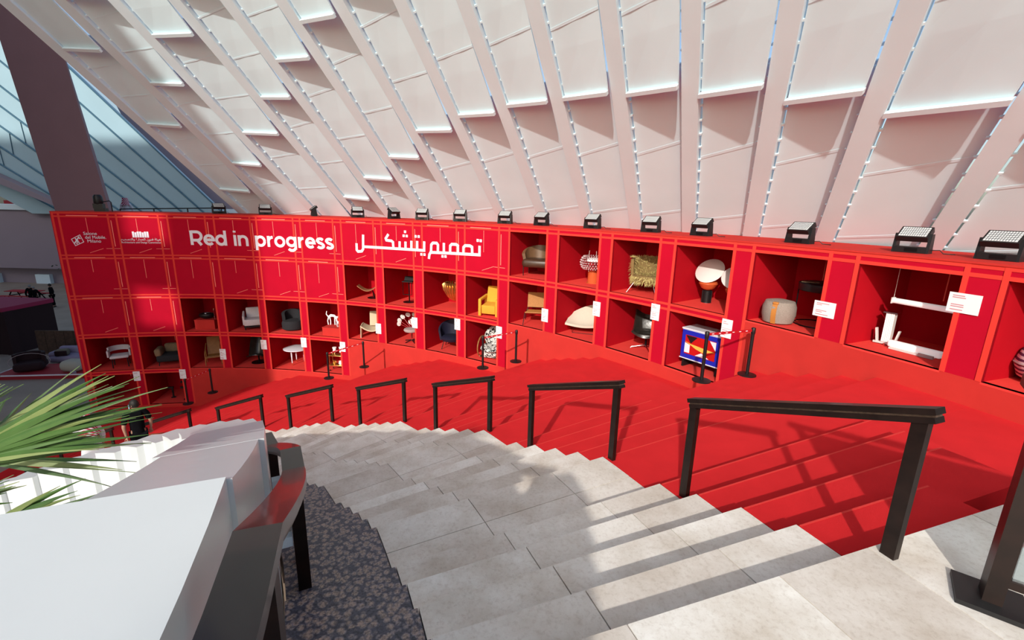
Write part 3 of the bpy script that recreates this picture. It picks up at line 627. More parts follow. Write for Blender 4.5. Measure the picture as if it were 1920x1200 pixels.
# column 5
o = place(5, 2, .22, .5, 'display_plinth', 'low red plinth under the white cat figures', 'plinth', 0); MB().box((0, 0, .15), (.9, .62, .3)).build('plinth_body', 'red_fabric', o); MB().box((0, 0, .31), (.92, .64, .02)).build('plinth_top', 'red_fabric', o)
def cat(o, k=1):
    MB().tube([(-.16 * k, 0, .30 * k), (-.06 * k, 0, .37 * k), (.06 * k, 0, .36 * k), (.13 * k, 0, .30 * k)], [.045 * k, .055 * k, .05 * k, .04 * k], 8).build('body', 'lamp_white', o)
    for x, d in ((-.16, -.05), (-.12, .03), (.09, -.02), (.13, .04)): MB().tube([(x * k, 0, .30 * k), ((x + d) * k, 0, .15 * k), ((x + d * .6) * k, 0, 0)], [.026 * k, .018 * k, .02 * k], 6).build('leg', 'lamp_white', o)
    MB().tube([(-.18 * k, 0, .32 * k), (-.25 * k, 0, .42 * k), (-.22 * k, 0, .54 * k)], [.022 * k, .018 * k, .012 * k], 6).build('tail', 'lamp_white', o); MB().lathe([(0, -.05), (.045, -.03), (.05, .02), (0, .055)], (.17 * k, 0, .30 * k), 8).build('head', 'lamp_white', o)
    MB().tube([(.19 * k, 0, .33 * k), (.33 * k, 0, .40 * k)], .008, 5).build('whisker_rod', 'lamp_white', o)
cat(place(5, 2, .0, .62, 'cat_figure', 'white wire-thin cat figure standing on the red plinth', 'figure', 8, .335), 1.05)
cat(place(5, 2, .44, .42, 'cat_figure', 'smaller white cat figure at the right end of the red plinth', 'figure', 30, .335), .6)
o = place(5, 3, .2, .45, 'serving_cart', 'gilt two-tier serving cart behind a barrier post', 'cart', 8)
for z in (.24, .66): MB().rbox((0, 0, z), (.62, .36, .025), .01).build('shelf', 'gold', o)
for x in (-.28, .28):
    for y in (-.15, .15): MB().tube([(x, y, .06), (x, y, .72)], .012, 8).build('upright', 'gold', o); MB().lathe([(0, 0), (.03, .015), (.03, .045), (0, .06)], (x, y, 0), 8).build('caster', 'black', o)
for k_, (x, y, s, lab) in enumerate(((-.12, 0, 1, 'left white goblet lamp on the gilt cart'), (.16, .02, 1.1, 'right white goblet lamp on the gilt cart'))):
    g = place(5, 3, .2 + x, .45 + y, 'goblet_lamp', lab, 'lamp', 0, .674); MB().lathe([(.05, 0), (.02, .03), (.02, .08)], n=12).build('foot', 'gold', g); MB().lathe([(.03, .08), (.07, .12), (.055, .2), (.085, .30 * s), (.07, .30 * s)], n=14).build('shade', 'lamp_white', g)
for x, lab in ((-.16, 'small gilt pot on the lower shelf of the cart'), (.12, 'pale jug on the lower shelf of the cart')):
    g = place(5, 3, .2 + x, .45, 'cart_pot', lab, 'pot', 0, .254); MB().lathe([(.05, 0), (.08, .05), (.06, .12), (.07, .15)], n=12).build('pot_body', 'gold' if x < 0 else 'lamp_white', g); MB().tube([(.06, 0, .12), (.11, 0, .09), (.07, 0, .04)], .01, 6).build('handle', 'gold', g)
# columns 6 to 9
o = place(6, 1, -.02, .82, 'shell_lounger', 'thin curved veneer lounge seat with a white headrest on a black disc', 'lounge chair', 24)
MB().grid(lambda u, v: (-.55 + 1.0 * u, (v - .5) * .42, .52 - .26 * math.sin(min(1, u / .75) * math.pi) * .8 + .75 * max(0, u - .72)), 16, 6, .02).build('shell', 'veneer', o)
MB().lathe([(0, -.06), (.1, -.04), (.13, 0), (.1, .04), (0, .06)], (.44, 0, .86), 14, 1, 1, Euler((0, 1.25, 0)).to_matrix()).build('headrest', 'pad_white', o); MB().tube([(.06, 0, .02), (.0, 0, .30)], .025, 10).build('stem', 'black_metal', o); MB().lathe([(.27, 0), (.27, .015), (.05, .03)], (.06, 0, 0), 24).build('base', 'black_metal', o)
MB().lathe([(0, -.03), (.06, 0), (0, .06)], (.44, .06, 1.0), 10).build('head_clip', 'black', o)
o = place(6, 2, -.02, .70, 'cream_armchair', 'cream winged armchair with a high square back', 'armchair', 26)
MB().grid(lambda u, v: (-.42 + .84 * u, -.30 + .62 * v, .50 - .20 * math.sin(u * math.pi) * (1 - .2 * v)), 14, 6, .05).build('seat', 'cream', o)
MB().rbox((.10, .30, .66), (.48, .10, .60), .04, rx=-.22).build('backrest', 'cream', o)
for s in (-1, 1): MB().grid(lambda u, v, s=s: (s * (.42 - .02 * v), -.28 + .46 * u, .50 * v), 3, 3, .03).build('side_leg', 'cream', o)
o = place(7, 1, -.06, .72, 'bar_stool', 'black bar stool with a footrest loop and disc foot', 'stool', 15)
MB().grid(lambda u, v: ((v - .5) * .40, -.22 + .40 * u, .80 + .16 * max(0, u - .7) / .3), 10, 4, .03).build('seat', 'black', o); MB().tube([(0, 0, .02), (0, 0, .78)], .025, 10).build('stem', 'black_metal', o); MB().lathe([(.24, 0), (.24, .015), (.04, .03)], n=24).build('base', 'black_metal', o)
MB().tube([(-.17, -.2, .78), (-.17, -.2, .32), (.17, -.2, .32), (.17, -.2, .78)], .013, 8).build('footrest', 'black_metal', o); MB().tube([(-.17, -.18, .32), (0, 0, .30)], .012, 6).build('strut', 'black_metal', o)
o = place(7, 2, .06, .62, 'petal_chair', 'swivel chair with a fan of white petal pads', 'chair', 18)
MB().lathe([(0, .40), (.28, .42), (.31, .47), (.28, .53), (0, .56)], n=24, sy=.85).build('seat', 'rose_pad', o); MB().lathe([(0, -.05), (.24, -.02), (.24, .02), (0, .05)], (.05, .24, .74), 20, 1, .6, Euler((1.1, 0, 0)).to_matrix()).build('back_pad', 'pad_white', o)
for i in range(7):
    a = (188 - i * 26) * D2R; e = Vector((.60 * math.cos(a), .22 + .1 * abs(math.cos(a)), .60 + .42 * max(0, math.sin(a)) + .02)); MB().tube([(0, .12, .46), e], .010, 6).build('stem', 'red_metal', o)
    MB().lathe([(0, -.02), (.10, -.012), (.10, .012), (0, .02)], e, 14, 1, .8, Euler((1.25, a - 1.57, 0)).to_matrix()).build('petal_pad', 'pad_white', o)
MB().tube([(0, 0, .06), (0, 0, .42)], .03, 10).build('column', 'chrome', o)
for i in range(5): MB().tube([(0, 0, .08), (.30 * math.cos(i * 1.2566 + .3), .30 * math.sin(i * 1.2566 + .3), .02)], .018, 6).build('foot', 'black', o)
o = place(8, 1, .12, .75, 'gold_pendant', 'gold fluted basket pendant hanging above the box floor', 'lamp', 0, .30)
for i in range(26):
    a = 2 * math.pi * i / 26; MB().tube([(.10 * math.cos(a), .10 * math.sin(a), 0), (.26 * math.cos(a), .26 * math.sin(a), .14), (.40 * math.cos(a), .40 * math.sin(a), .40), (.44 * math.cos(a), .44 * math.sin(a), .58), (.36 * math.cos(a), .36 * math.sin(a), .64)], [.02, .035, .045, .04, .025], 6).build('strand', 'gold', o)
MB().lathe([(.08, .03), (.3, .3), (.33, .55)], n=20).build('inner_bowl', 'gold', o); MB().lathe([(.1, -.02), (.11, .02), (.05, .03)], n=14).build('bottom_cap', 'red_metal', o); MB().tube([(0, 0, .3), (0, 0, 1.06)], .008, 6).build('cord', 'red_metal', o)
o = place(8, 2, -.04, .72, 'wing_chair', 'deep black wing chair on thin splayed legs', 'chair', 20)
band(o, 'backrest', 'navy', .42, .40, .30, 1.0, -38, 200, .07, .14, .34); MB().lathe([(0, .26), (.34, .30), (.40, .40), (.32, .46), (0, .47)], n=24).build('seat', 'navy', o); legs(o, sq(.30, .28, .75), .32, .014)
o = place(9, 1, -.02, .62, 'yellow_armchair', 'mustard yellow block armchair with a reclined back', 'armchair', 14)
MB().rbox((0, -.02, .25), (.50, .62, .30), .03, rx=.08).build('seat', 'yellow', o); MB().rbox((0, .30, .56), (.54, .16, .78), .03, rx=-.28).build('backrest', 'yellow', o)
for s in (-1, 1): MB().rbox((s * .31, -.30, .29), (.10, .10, .58), .02).build('arm_post', 'yellow', o); MB().rbox((s * .31, .02, .58), (.10, .70, .09), .02, rx=.1).build('armrest', 'yellow', o); MB().rbox((s * .31, .28, .27), (.10, .10, .54), .02).build('arm_post', 'yellow', o)
o = place(9, 2, .02, .58, 'rocking_chair', 'black and white patterned rocking chair on bentwood runners', 'rocking chair', 18)
MB().lathe([(0, -.07), (.28, -.06), (.34, 0), (.28, .06), (0, .07)], (0, .26, .72), 22, 1, 1.05, Euler((1.15, 0, 0)).to_matrix()).build('backrest', 'toile', o); MB().lathe([(0, -.07), (.33, -.06), (.38, 0), (.33, .06), (0, .07)], (0, -.06, .38), 22, 1, .9, Euler((.18, 0, 0)).to_matrix()).build('seat', 'toile', o)
MB().rbox((0, -.16, .16), (.5, .2, .22), .06).build('skirt', 'toile', o)
for s in (-1, 1): MB().tube([(s * .36 + .02 * math.cos(a * D2R), .40 * math.cos(a * D2R), .40 + .36 * math.sin(a * D2R)) for a in range(0, 361, 20)], .022, 8).build('bentwood_loop', 'wood', o); MB().tube([(s * .30, -.4 + .8 * i / 10, .03 + .12 * (i / 5 - 1) ** 2) for i in range(11)], .02, 8).build('runner', 'wood', o)
# columns 10 to 13
o = place(10, 0, -.16, .78, 'leather_armchair', 'brown leather armchair with a thin black frame at the top of the wall', 'armchair', 20)
MB().rbox((0, -.04, .40), (.86, .74, .26), .10).build('seat', 'seat_leather', o); band(o, 'backrest', 'brown_leather', .46, .44, .42, .92, -12, 192, .10, .12, .26, .0)
for i in range(7): a = (40 + i * 17) * D2R; MB().tube([(.46 * math.cos(a), .42 * math.sin(a), .52), (.50 * math.cos(a), .47 * math.sin(a), .84)], .012, 5).build('pleat', 'brown_leather', o)
legs(o, sq(.38, .32, 1), .30, .014); MB().tube([(-.38, -.32, .29), (.38, -.32, .29), (.38, .32, .29), (-.38, .32, .29), (-.38, -.32, .29)], .012, 6).build('frame', 'black_metal', o)
o = place(10, 1, -.1, .68, 'woven_lounge_chair', 'low woven cane lounge chair with thin black legs', 'lounge chair', 32)
MB().grid(lambda u, v: ((v - .5) * .66, -.38 + .72 * u, .40 - .12 * math.sin(u * math.pi * .8)), 8, 6, .03).build('seat', 'weave', o); MB().grid(lambda u, v: ((v - .5) * .60, .34 + .20 * u, .44 + .46 * u), 6, 6, .025).build('backrest', 'weave', o)
for i in range(11): MB().tube([(-.32 + .064 * i, -.36, .405), (-.32 + .064 * i, -.1, .315), (-.32 + .064 * i, .2, .30), (-.32 + .064 * i, .34, .34)], .012, 5).build('seat_strand', 'straw_dark', o)
for i in range(7):
    u = i / 6; MB().tube([(-.30, .33 + .20 * u, .45 + .44 * u), (.30, .33 + .20 * u, .45 + .44 * u)], .011, 5).build('back_strand', 'straw_dark', o)
legs(o, [((-.38, -.42), (-.33, -.34)), ((.38, -.42), (.33, -.34)), ((-.36, .36), (-.32, .2)), ((.36, .36), (.32, .2))], .38, .012); MB().tube([(-.3, .28, .3), (-.28, .36, .46)], .012, 6).build('back_bracket', 'black', o); MB().tube([(.3, .28, .3), (.28, .36, .46)], .012, 6).build('back_bracket', 'black', o)
o = place(11, 0, .02, .78, 'crystal_lamp', 'white beaded crystal table lamp on a clear red base', 'lamp', 0)
MB().lathe([(.20, 0), (.20, .02), (.17, .03), (.16, .34), (.15, .34)], n=24).build('base', 'orange_glass', o); MB().lathe([(.16, .62), (.22, .64), (.22, .70), (.16, .72)], n=24).build('core', 'lamp_white', o)
mb = MB(); rr_ = random.Random(5)
for k in range(7):
    ph = (-60 + k * 20) * D2R
    for i in range(30):
        a = 2 * math.pi * (i + .5 * (k % 2)) / 30; R_ = .24 + .16 * math.cos(ph); p = Vector((R_ * math.cos(a), R_ * math.sin(a), .60 + .20 * math.sin(ph)))
        mb.lathe([(0, -.026), (.026, 0), (0, .026)], p, 6)
ob = mb.build('crystal_beads', 'crystal', o); ob['kind'] = 'stuff'
for a in (80, 200, 320): MB().tube([(.15 * math.cos(a * D2R), .15 * math.sin(a * D2R), .3), (.18 * math.cos(a * D2R), .18 * math.sin(a * D2R), .62)], .01, 6).build('arm', 'chrome', o); MB().tube([(.18 * math.cos(a * D2R), .18 * math.sin(a * D2R), .74), (.16 * math.cos(a * D2R), .16 * math.sin(a * D2R), .94)], .006, 5).build('wire', 'pad_white', o)
o = place(11, 1, -.12, .85, 'ivory_lounge_chair', 'ivory curved-shell lounge chair on black wire legs', 'lounge chair', 26)
MB().grid(lambda u, v: (-.62 + 1.1 * u, -.34 + .66 * v + .1 * u, .34 - .07 * math.sin(u * math.pi) + .52 * (v ** 1.6) * math.sin(min(1, .12 + u) * math.pi * .62)), 16, 8, .07).build('shell', 'ivory', o)
for x in (-.42, .36): MB().tube([(x - .06, -.26, .30), (x, -.2, 0), (x + .06, -.26, .30)], .010, 6).build('leg', 'black_metal', o); MB().tube([(x - .06, .22, .30), (x, .2, 0), (x + .06, .22, .30)], .010, 6).build('leg', 'black_metal', o)
MB().tube([(-.42, -.2, .01), (.36, -.2, .01)], .008, 6).build('runner', 'black_metal', o)
o = place(12, 0, -.06, .72, 'straw_chair', 'shaggy straw-fringed tub chair on slanted metal legs', 'chair', 12)
MB().lathe([(0, .26), (.36, .28), (.42, .38), (.36, .46), (0, .48)], n=24, sy=.85).build('seat', 'straw_dark', o); band(o, 'backrest', 'straw_dark', .42, .38, .34, .90, -15, 195, .07, .08, .05)
rr_ = random.Random(9)
def fringe(nm, mcol, fn, n):
    mb = MB()
    for i in range(n):
        p, d = fn(); d = Vector(d) + Vector((rr_.uniform(-.4, .4), rr_.uniform(-.4, .4), rr_.uniform(-.5, .3))); d.normalize(); p = Vector(p); L_ = rr_.uniform(.05, .10); s = d.cross(Vector((0, 0, 1))).normalized() * .008; e = p + d * L_ - Vector((0, 0, .02)); u_ = s.cross(d) * .7
        mb.add([p - s, p + s, p + u_, e], [(0, 1, 3), (1, 2, 3), (2, 0, 3), (2, 1, 0)])
    x = mb.build(nm, mcol, o); x['kind'] = 'stuff'
def f_out():
    a = rr_.uniform(-15, 195) * D2R; z = rr_.uniform(.30, .90); s = rr_.choice((1, 1, -1)); k = (.45 if s > 0 else .36) ; return (k * math.cos(a), k * .9 * math.sin(a), z), (s * math.cos(a), s * math.sin(a), -.3)
def f_rim(): a = rr_.uniform(-20, 200) * D2R; k = rr_.uniform(.36, .46); return (k * math.cos(a), k * .9 * math.sin(a), .90), (.3 * math.cos(a), .3 * math.sin(a), .9)
def f_front(): a = rr_.uniform(180, 360) * D2R; return (.40 * math.cos(a), .36 * math.sin(a), rr_.uniform(.26, .44)), (math.cos(a), math.sin(a), -.7)
def f_seat(): a = rr_.uniform(0, 360) * D2R; k = rr_.uniform(0, .36); return (k * math.cos(a), k * math.sin(a), .47), (rr_.uniform(-.5, .5), -.5, .6)
fringe('outer_fringe', 'straw', f_out, 800); fringe('rim_fringe', 'straw', f_rim, 250); fringe('front_fringe', 'straw', f_front, 350); fringe('seat_fringe', 'straw', f_seat, 250)
legs(o, sq(.40, .34, .55), .34, .016, 'chrome')
o = place(12, 1, -.02, .88, 'swivel_chair', 'black tufted leather swivel chair on a chrome cross base', 'chair', 28)
MB().grid(lambda u, v: ((u - .5) * .66, -.38 + .52 * min(1, v * 1.8) + .18 * max(0, v - .55) * 2.2 - .10 * (2 * u - 1) ** 2, .42 - .07 * math.sin(min(1, v * 1.8) * math.pi) + .92 * max(0, v - .52) + .16 * (2 * u - 1) ** 2), 12, 14, .06).build('shell', 'black_leather', o)
MB().rbox((0, .22, .62), (.42, .08, .34), .04, rx=-.35).build('back_pad', 'black_leather', o); MB().rbox((0, -.08, .40), (.46, .44, .08), .04).build('seat_pad', 'black_leather', o); MB().tube([(0, -.05, .05), (0, -.05, .36)], .028, 10).build('stem', 'black_metal', o)
for i in range(4): a = (20 + 90 * i) * D2R; MB().tube([(0, -.05, .09), (.38 * math.cos(a), -.05 + .38 * math.sin(a), .03), (.40 * math.cos(a), -.05 + .40 * math.sin(a), 0)], [.02, .013, .013], 6).build('foot', 'chrome', o)
for x, dp, s, yw, lab in ((-.30, .82, 1.12, -10, 'larger glass lamp with a tilted white reflector disc'), (.34, .80, 1.0, 14, 'smaller glass lamp partly hidden by the red upright')):
    o = place(13, 0, x, dp, 'reflector_lamp', lab, 'lamp', yw); MB().lathe([(.105 * s, 0), (.105 * s, .02)], n=24).build('foot_ring', 'chrome', o); MB().lathe([(.09 * s, .02), (.09 * s, .27 * s), (.06 * s, .28 * s)], n=24).build('base', 'black', o)
    for i in range(16): a = i * math.pi / 8; MB().box((.093 * s * math.cos(a), .093 * s * math.sin(a), .145 * s), (.014, .012, .24 * s), rz=a).build('fin', 'black', o)
    MB().lathe([(.06 * s, .28 * s), (.14 * s, .33 * s), (.19 * s, .42 * s), (.17 * s, .47 * s), (.08 * s, .50 * s)], n=24).build('glass_bulb', 'orange_glass', o)
    MB().lathe([(0, .02), (.29 * s, .01), (.30 * s, 0), (.29 * s, -.012), (0, -.03)], (0, .0, .69 * s), 32, 1, 1, Euler((.85, .30, 0)).to_matrix()).build('reflector', 'pad_white', o)
o = place(13, 1, -.02, .62, 'cabinet', 'blue cabinet with red, yellow and white geometric doors behind the barrier post', 'cabinet', 0)
MB().box((0, 0, .58), (1.02, .52, .72)).build('case', 'white_lacquer', o); MB().box((0, -.265, .58), (1.0, .02, .68)).build('front_frame', 'blue_lacquer', o); MB().box((0, .0, .955), (1.04, .56, .03)).build('top', 'white_lacquer', o); MB().box((0, -.27, .225), (1.04, .03, .02)).build('lower_edge', 'white_lacquer', o)
for x in (-.2, .2): MB().box((x, -.28, .58), (.397, .014, .46)).build('door', 'red_lacquer', o)
def tri(nm, m, pts):
    v = [(x, -.2905, z) for x, z in pts] + [(x, -.283, z) for x, z in pts]; n = len(pts)
    MB().add(v, [tuple(range(n)), tuple(range(2 * n - 1, n - 1, -1))] + [(i, i + n, (i + 1) % n + n, (i + 1) % n) for i in range(n)]).build(nm, m, o)
tri('inlay', 'black', [(-.38, .80), (-.24, .62), (-.08, .80)]); tri('inlay', 'white_lacquer', [(-.40, .38), (-.26, .38), (-.26, .58), (-.40, .62)]); tri('inlay', 'yellow_lacquer', [(-.40, .65), (-.24, .61), (.39, .56), (.10, .47), (-.10, .52)]); tri('inlay', 'white_lacquer', [(-.1, .36), (.06, .46), (.26, .36)]); tri('inlay', 'white_lacquer', [(.24, .80), (.40, .80), (.40, .60)])
for x in (-.44, .44): MB().box((x, -.02, .11), (.05, .46, .22), taper=.9).build('foot', 'black', o)
MB().box((0, -.02, .205), (.98, .5, .03)).build('base_frame', 'black', o)
# columns 14 to 16
o = place(14, 0, -.28, .42, 'pouf', 'grey wool pouf with a tan leather strap', 'pouf', 10)
MB().lathe([(.20, 0), (.27, .03), (.305, .18), (.30, .34), (.26, .44), (.12, .47), (0, .47)], n=32).build('body', 'pouf_grey', o)
MB().grid(lambda u, v: (.045 * (2 * u - 1) + .02, -(.275 + .035 * math.sin(v * math.pi)), .02 + .40 * v), 2, 10, .012).build('strap', 'strap', o); MB().rbox((.02, -.25, .425), (.11, .08, .05), .02).build('strap_loop', 'strap', o)
o = place(14, 0, .16, .98, 'black_side_table', 'black round side table with a deep rim behind the pouf', 'table', 0)
MB().lathe([(.40, .68), (.42, .70), (.42, .82), (.40, .83), (0, .83)], n=36).build('tabletop', 'black', o); MB().box((-.2, -.1, .835), (.3, .22, .006), rz=.5).build('paper', 'khaki', o)
for a in (210, 330, 90): MB().tube([(.40 * math.cos(a * D2R), .40 * math.sin(a * D2R), 0), (.40 * math.cos(a * D2R), .40 * math.sin(a * D2R), .72)], .013, 8).build('leg', 'black_metal', o)
MB().tube([(.40 * math.cos(a * D2R), .40 * math.sin(a * D2R), .012) for a in range(0, 361, 15)], .012, 6).build('floor_ring', 'black_metal', o)
o = place(15, 0, .12, .62, 'tube_pendant', 'long white tube light hanging across the wide box', 'lamp', 0, .78); MB().rbox((0, 0, 0), (1.12, .09, .085), .03).build('tube', 'lamp_white', o)
for x in (-.54, .54): MB().tube([(x, 0, .04), (x, 0, .585)], .004, 5).build('wire', 'pad_white', o); MB().box((x, 0, 0), (.014, .1, .1)).build('end_cap', 'pad_white', o)
o = place(15, 0, -.42, .72, 'column_lamp', 'upright ribbed white column lamp with angular feet', 'lamp', 10); MB().box((0, 0, .30), (.12, .12, .50)).build('column', 'pad_white', o); MB().box((0, 0, .56), (.19, .17, .02)).build('cap', 'chrome', o)
for i in range(5): MB().box((-.05 + .025 * i, -.063, .30), (.012, .01, .48)).build('rib', 'lamp_white', o)
for x in (-.14, .14): MB().box((x, -.02, .15), (.025, .06, .24), ry=-.18 * x / .14 * -1).build('foot_post', 'pad_white', o)
MB().box((0, -.02, .03), (.34, .07, .03)).build('foot_bar', 'pad_white', o); MB().tube([(0, -.05, 0), (0, -.05, .03)], .02, 8).build('foot_pin', 'chrome', o)
o = place(15, 0, .06, .55, 'bar_lamp', 'white bar lamp lying on the box floor', 'lamp', 0); MB().rbox((0, 0, .085), (.74, .11, .11), .03).build('tube', 'lamp_white', o); MB().box((-.02, -.02, .02), (.6, .12, .03)).build('base', 'pad_white', o); MB().box((.2, -.075, .03), (.2, .03, .05)).build('switch_box', 'rose_pad', o)
o = place(16, 0, -.32, .8, 'striped_pouf', 'purple and white striped pouf cut by the right frame edge', 'pouf', 0); MB().lathe([(.2, 0), (.36, .08), (.42, .26), (.36, .44), (.2, .52), (0, .53)], n=28).build('body', 'stripes', o); MB().tube([(.42 * math.cos(a * D2R), .42 * math.sin(a * D2R), .26) for a in range(0, 361, 20)], .012, 6).build('piping', 'rose_pad', o)
# lowest left boxes
for x, dp, h_, lab in ((-.12, .7, .42, 'left short black bollard lamp in the lowest left box'), (.32, .8, .62, 'tall black bollard lamp in the lowest left box'), (.46, .45, .5, 'right black bollard lamp in the lowest left box')):
    o = place(1, 4, x, dp, 'bollard_lamp', lab, 'lamp', 0); MB().lathe([(.09, 0), (.09, .015), (.035, .02), (.035, h_)], n=14).build('post', 'black', o); MB().box((-.05, 0, h_ + .03), (.2, .08, .07)).build('head', 'black', o)
# ------------------------------------------------------------------ placards on the uprights
CARDS = [(102.98, -5.289, 'lowest left box'), (97.73, -5.269, 'bollard lamps'), (92.48, -4.307, 'wooden armchair, upper'), (92.5, -4.537, 'wooden armchair, lower'), (87.1, -3.965, 'egg chair'), (81.7, -3.781, 'white round table'), (76.34, -3.819, 'serving cart'), (71.16, -2.91, 'cream winged armchair'), (66.05, -2.489, 'petal chair'), (60.2, -2.292, 'black wing chair'), (54.71, -2.285, 'rocking chair'), (49.13, -1.411, 'woven lounge chair'), (43.45, -.903, 'ivory lounge chair'), (37.81, -.65, 'black swivel chair'), (32.01, -.635, 'blue cabinet'), (26.31, .159, 'grey pouf'), (20.57, .635, 'hanging tube light')]
for i, (t, z, near) in enumerate(CARDS):
    w_, h_ = (.24, .40) if 3 < i < 15 or i < 2 else (.24, .22)
    if i > 14: w_, h_ = .36, .27
    o = thing('placard', 'white text placard beside the %s' % near, 'placard', wp(t, -.014, z), (t - 90) * D2R, 'white placards on the red uprights')
    MB().box((0, 0, 0), (w_, .012, h_)).build('card', 'card', o)
    mb = MB(); rr_ = random.Random(i)
    for zz in ((h_ * .36), (h_ * .26), (-h_ * .1), (-h_ * .2), (-h_ * .36)): L_ = rr_.uniform(.25, .6) * w_; mb.box((-w_ * .38 + L_ / 2, -.007, zz), (L_, .002, .012))
    if 3 < i < 15 or i < 2: mb.box((0, -.007, 0), (w_, .002, .006))
    mb.build('print_lines', 'card_print', o)
# ------------------------------------------------------------------ floodlights on the wall top
FL = [(91.88, 40), (86.31, 32), (80.2, -50), (74.52, 40), (69.76, 78), (66.06, 16), (61.18, 18), (55.61, 12), (51.34, 0), (45.82, 6), (40.22, 8), (36.01, 0), (29.41, 0), (23.9, 10), (20.7, 6)]
WORD = ['leftmost', 'second', 'third', 'fourth', 'edge-on fifth', 'sixth', 'seventh', 'eighth', 'ninth', 'tenth', 'eleventh', 'twelfth', 'thirteenth', 'fourteenth', 'rightmost']
mat('lens', (.62, .66, .68), .25, spec=.6)
def dup(root, loc, rz):
    r = root.copy(); COL.objects.link(r); r.location = loc; r.rotation_euler = (0, 0, rz)
    for ch in list(root.children):
        c = ch.copy(); COL.objects.link(c); c.parent = r
        for g in ch.children: d = g.copy(); COL.objects.link(d); d.parent = c
    return r
fl0 = None
for (t, yw), w in zip(FL, WORD):
    lab = '%s black floodlight on top of the red wall%s' % (w, '' if w in ('leftmost', 'rightmost') else ', counted from the left'); loc = wp(t, .62, ZT + .03); rz = (t - 90 + yw) * D2R
    if fl0 is None:
        fl0 = thing('floodlight', lab, 'floodlight', loc, rz, 'floodlights along the wall top'); o = fl0
        MB().box((0, 0, .05), (.42, .20, .09)).build('base', 'black', o); MB().box((.02, -.105, .055), (.16, .02, .05)).build('display', 'black_metal', o)
        for s in (-1, 1): MB().hexa([(s * .215 - .02, -.1, 0), (s * .215 + .02, -.1, 0), (s * .215 + .02, .1, 0), (s * .215 - .02, .1, 0), (s * .215 - .02, -.05, .30), (s * .215 + .02, -.05, .30), (s * .215 + .02, .06, .30), (s * .215 - .02, .06, .30)]).build('yoke_arm', 'black', o)
        hd = MB().box((0, 0, .29), (.40, .27, .09), rx=.62).build('head', 'black', o); MB().box((0, -.028, .326), (.35, .22, .012), rx=.62).build('lens', 'lens', hd)
        R_ = Euler((.62, 0, 0)).to_matrix(); mb = MB()
        for i in range(1, 12): mb.box(Vector((0, -.028, .327)) + R_ @ Vector((-.175 + .35 * i / 12, 0, .006)), (.005, .22, .004), rx=.62)
        for i in range(1, 5): mb.box(Vector((0, -.028, .327)) + R_ @ Vector((0, -.11 + .22 * i / 5, .006)), (.35, .005, .004), rx=.62)
        mb.build('lens_grid', 'black', hd); MB().tube([(.2, .08, .05), (.32, .1, .06), (.36, .14, .01), (.5, .16, .008)], .008, 6).build('cable', 'black', o)
    else:
        o = dup(fl0, loc, rz); o['label'] = lab
o = thing('moving_head_light', 'black moving-head spotlight at the left end of the wall top', 'spotlight', wp(104.4, .55, ZT + .03), 20 * D2R)
MB().box((0, 0, .06), (.34, .3, .12)).build('base', 'black', o); MB().box((-.05, 0, .2), (.3, .24, .18)).build('yoke', 'black', o); MB().lathe([(.1, -.2), (.15, -.1), (.15, .12), (.1, .2)], (-.05, 0, .42), 14).build('head', 'black', o); MB().tube([(.1, 0, .36), (.3, 0, .40), (.34, 0, .34), (.34, 0, 0)], .02, 6).build('cable_arm', 'black', o)
o = thing('terrace_railing', 'thin black railing line just behind the left wall top', 'railing', (-20.2, 24.4, -1.2)); MB().tube([(0, 0, 2.35), (5.2, 0, 2.52)], .03, 6).build('top_rail', 'black', o)
for i in range(4): MB().tube([(5.2 * i / 3, 0, 0), (5.2 * i / 3, 0, 2.35 + .17 * i / 3)], .03, 6).build('post', 'black', o)
# ------------------------------------------------------------------ barrier posts with belts
ST = [((72.34, 19.45, 27), 'slim black barrier post against the wall below the cream armchair'), ((75.26, 18.72, 29), 'slim black barrier post in front of the serving cart'), ((55.97, 18.59, 19), 'slim black barrier post in front of the rocking chair'), ((53.95, 19.31, 18), 'slim black barrier post right of the rocking chair'), ((36.17, 18.37, 9), 'slim black barrier post in front of the blue cabinet'), ((35.26, 19.44, 9), 'slim black barrier post right of the blue cabinet'), ((90.22, 19.0, 36), 'slim black barrier post below the wooden armchair'), ((91.68, 18.29, 37), 'slim black barrier post beside the bollard lamps')]
mat('belt', (.42, .006, .012), .6); SP = []
for (t, r, k), lab in ST:
    p = sp(t, r, -H * k); SP.append(p); o = thing('barrier_post', lab, 'barrier', p, 0, 'belt barrier posts along the display wall')
    MB().lathe([(.17, 0), (.17, .018), (.05, .035)], n=24).build('base', 'black', o); MB().lathe([(.032, .03), (.032, .86)], n=14).build('pole', 'black', o); MB().lathe([(.036, .84), (.04, .86), (.04, .95), (.03, .965)], n=14).build('head', 'black', o)
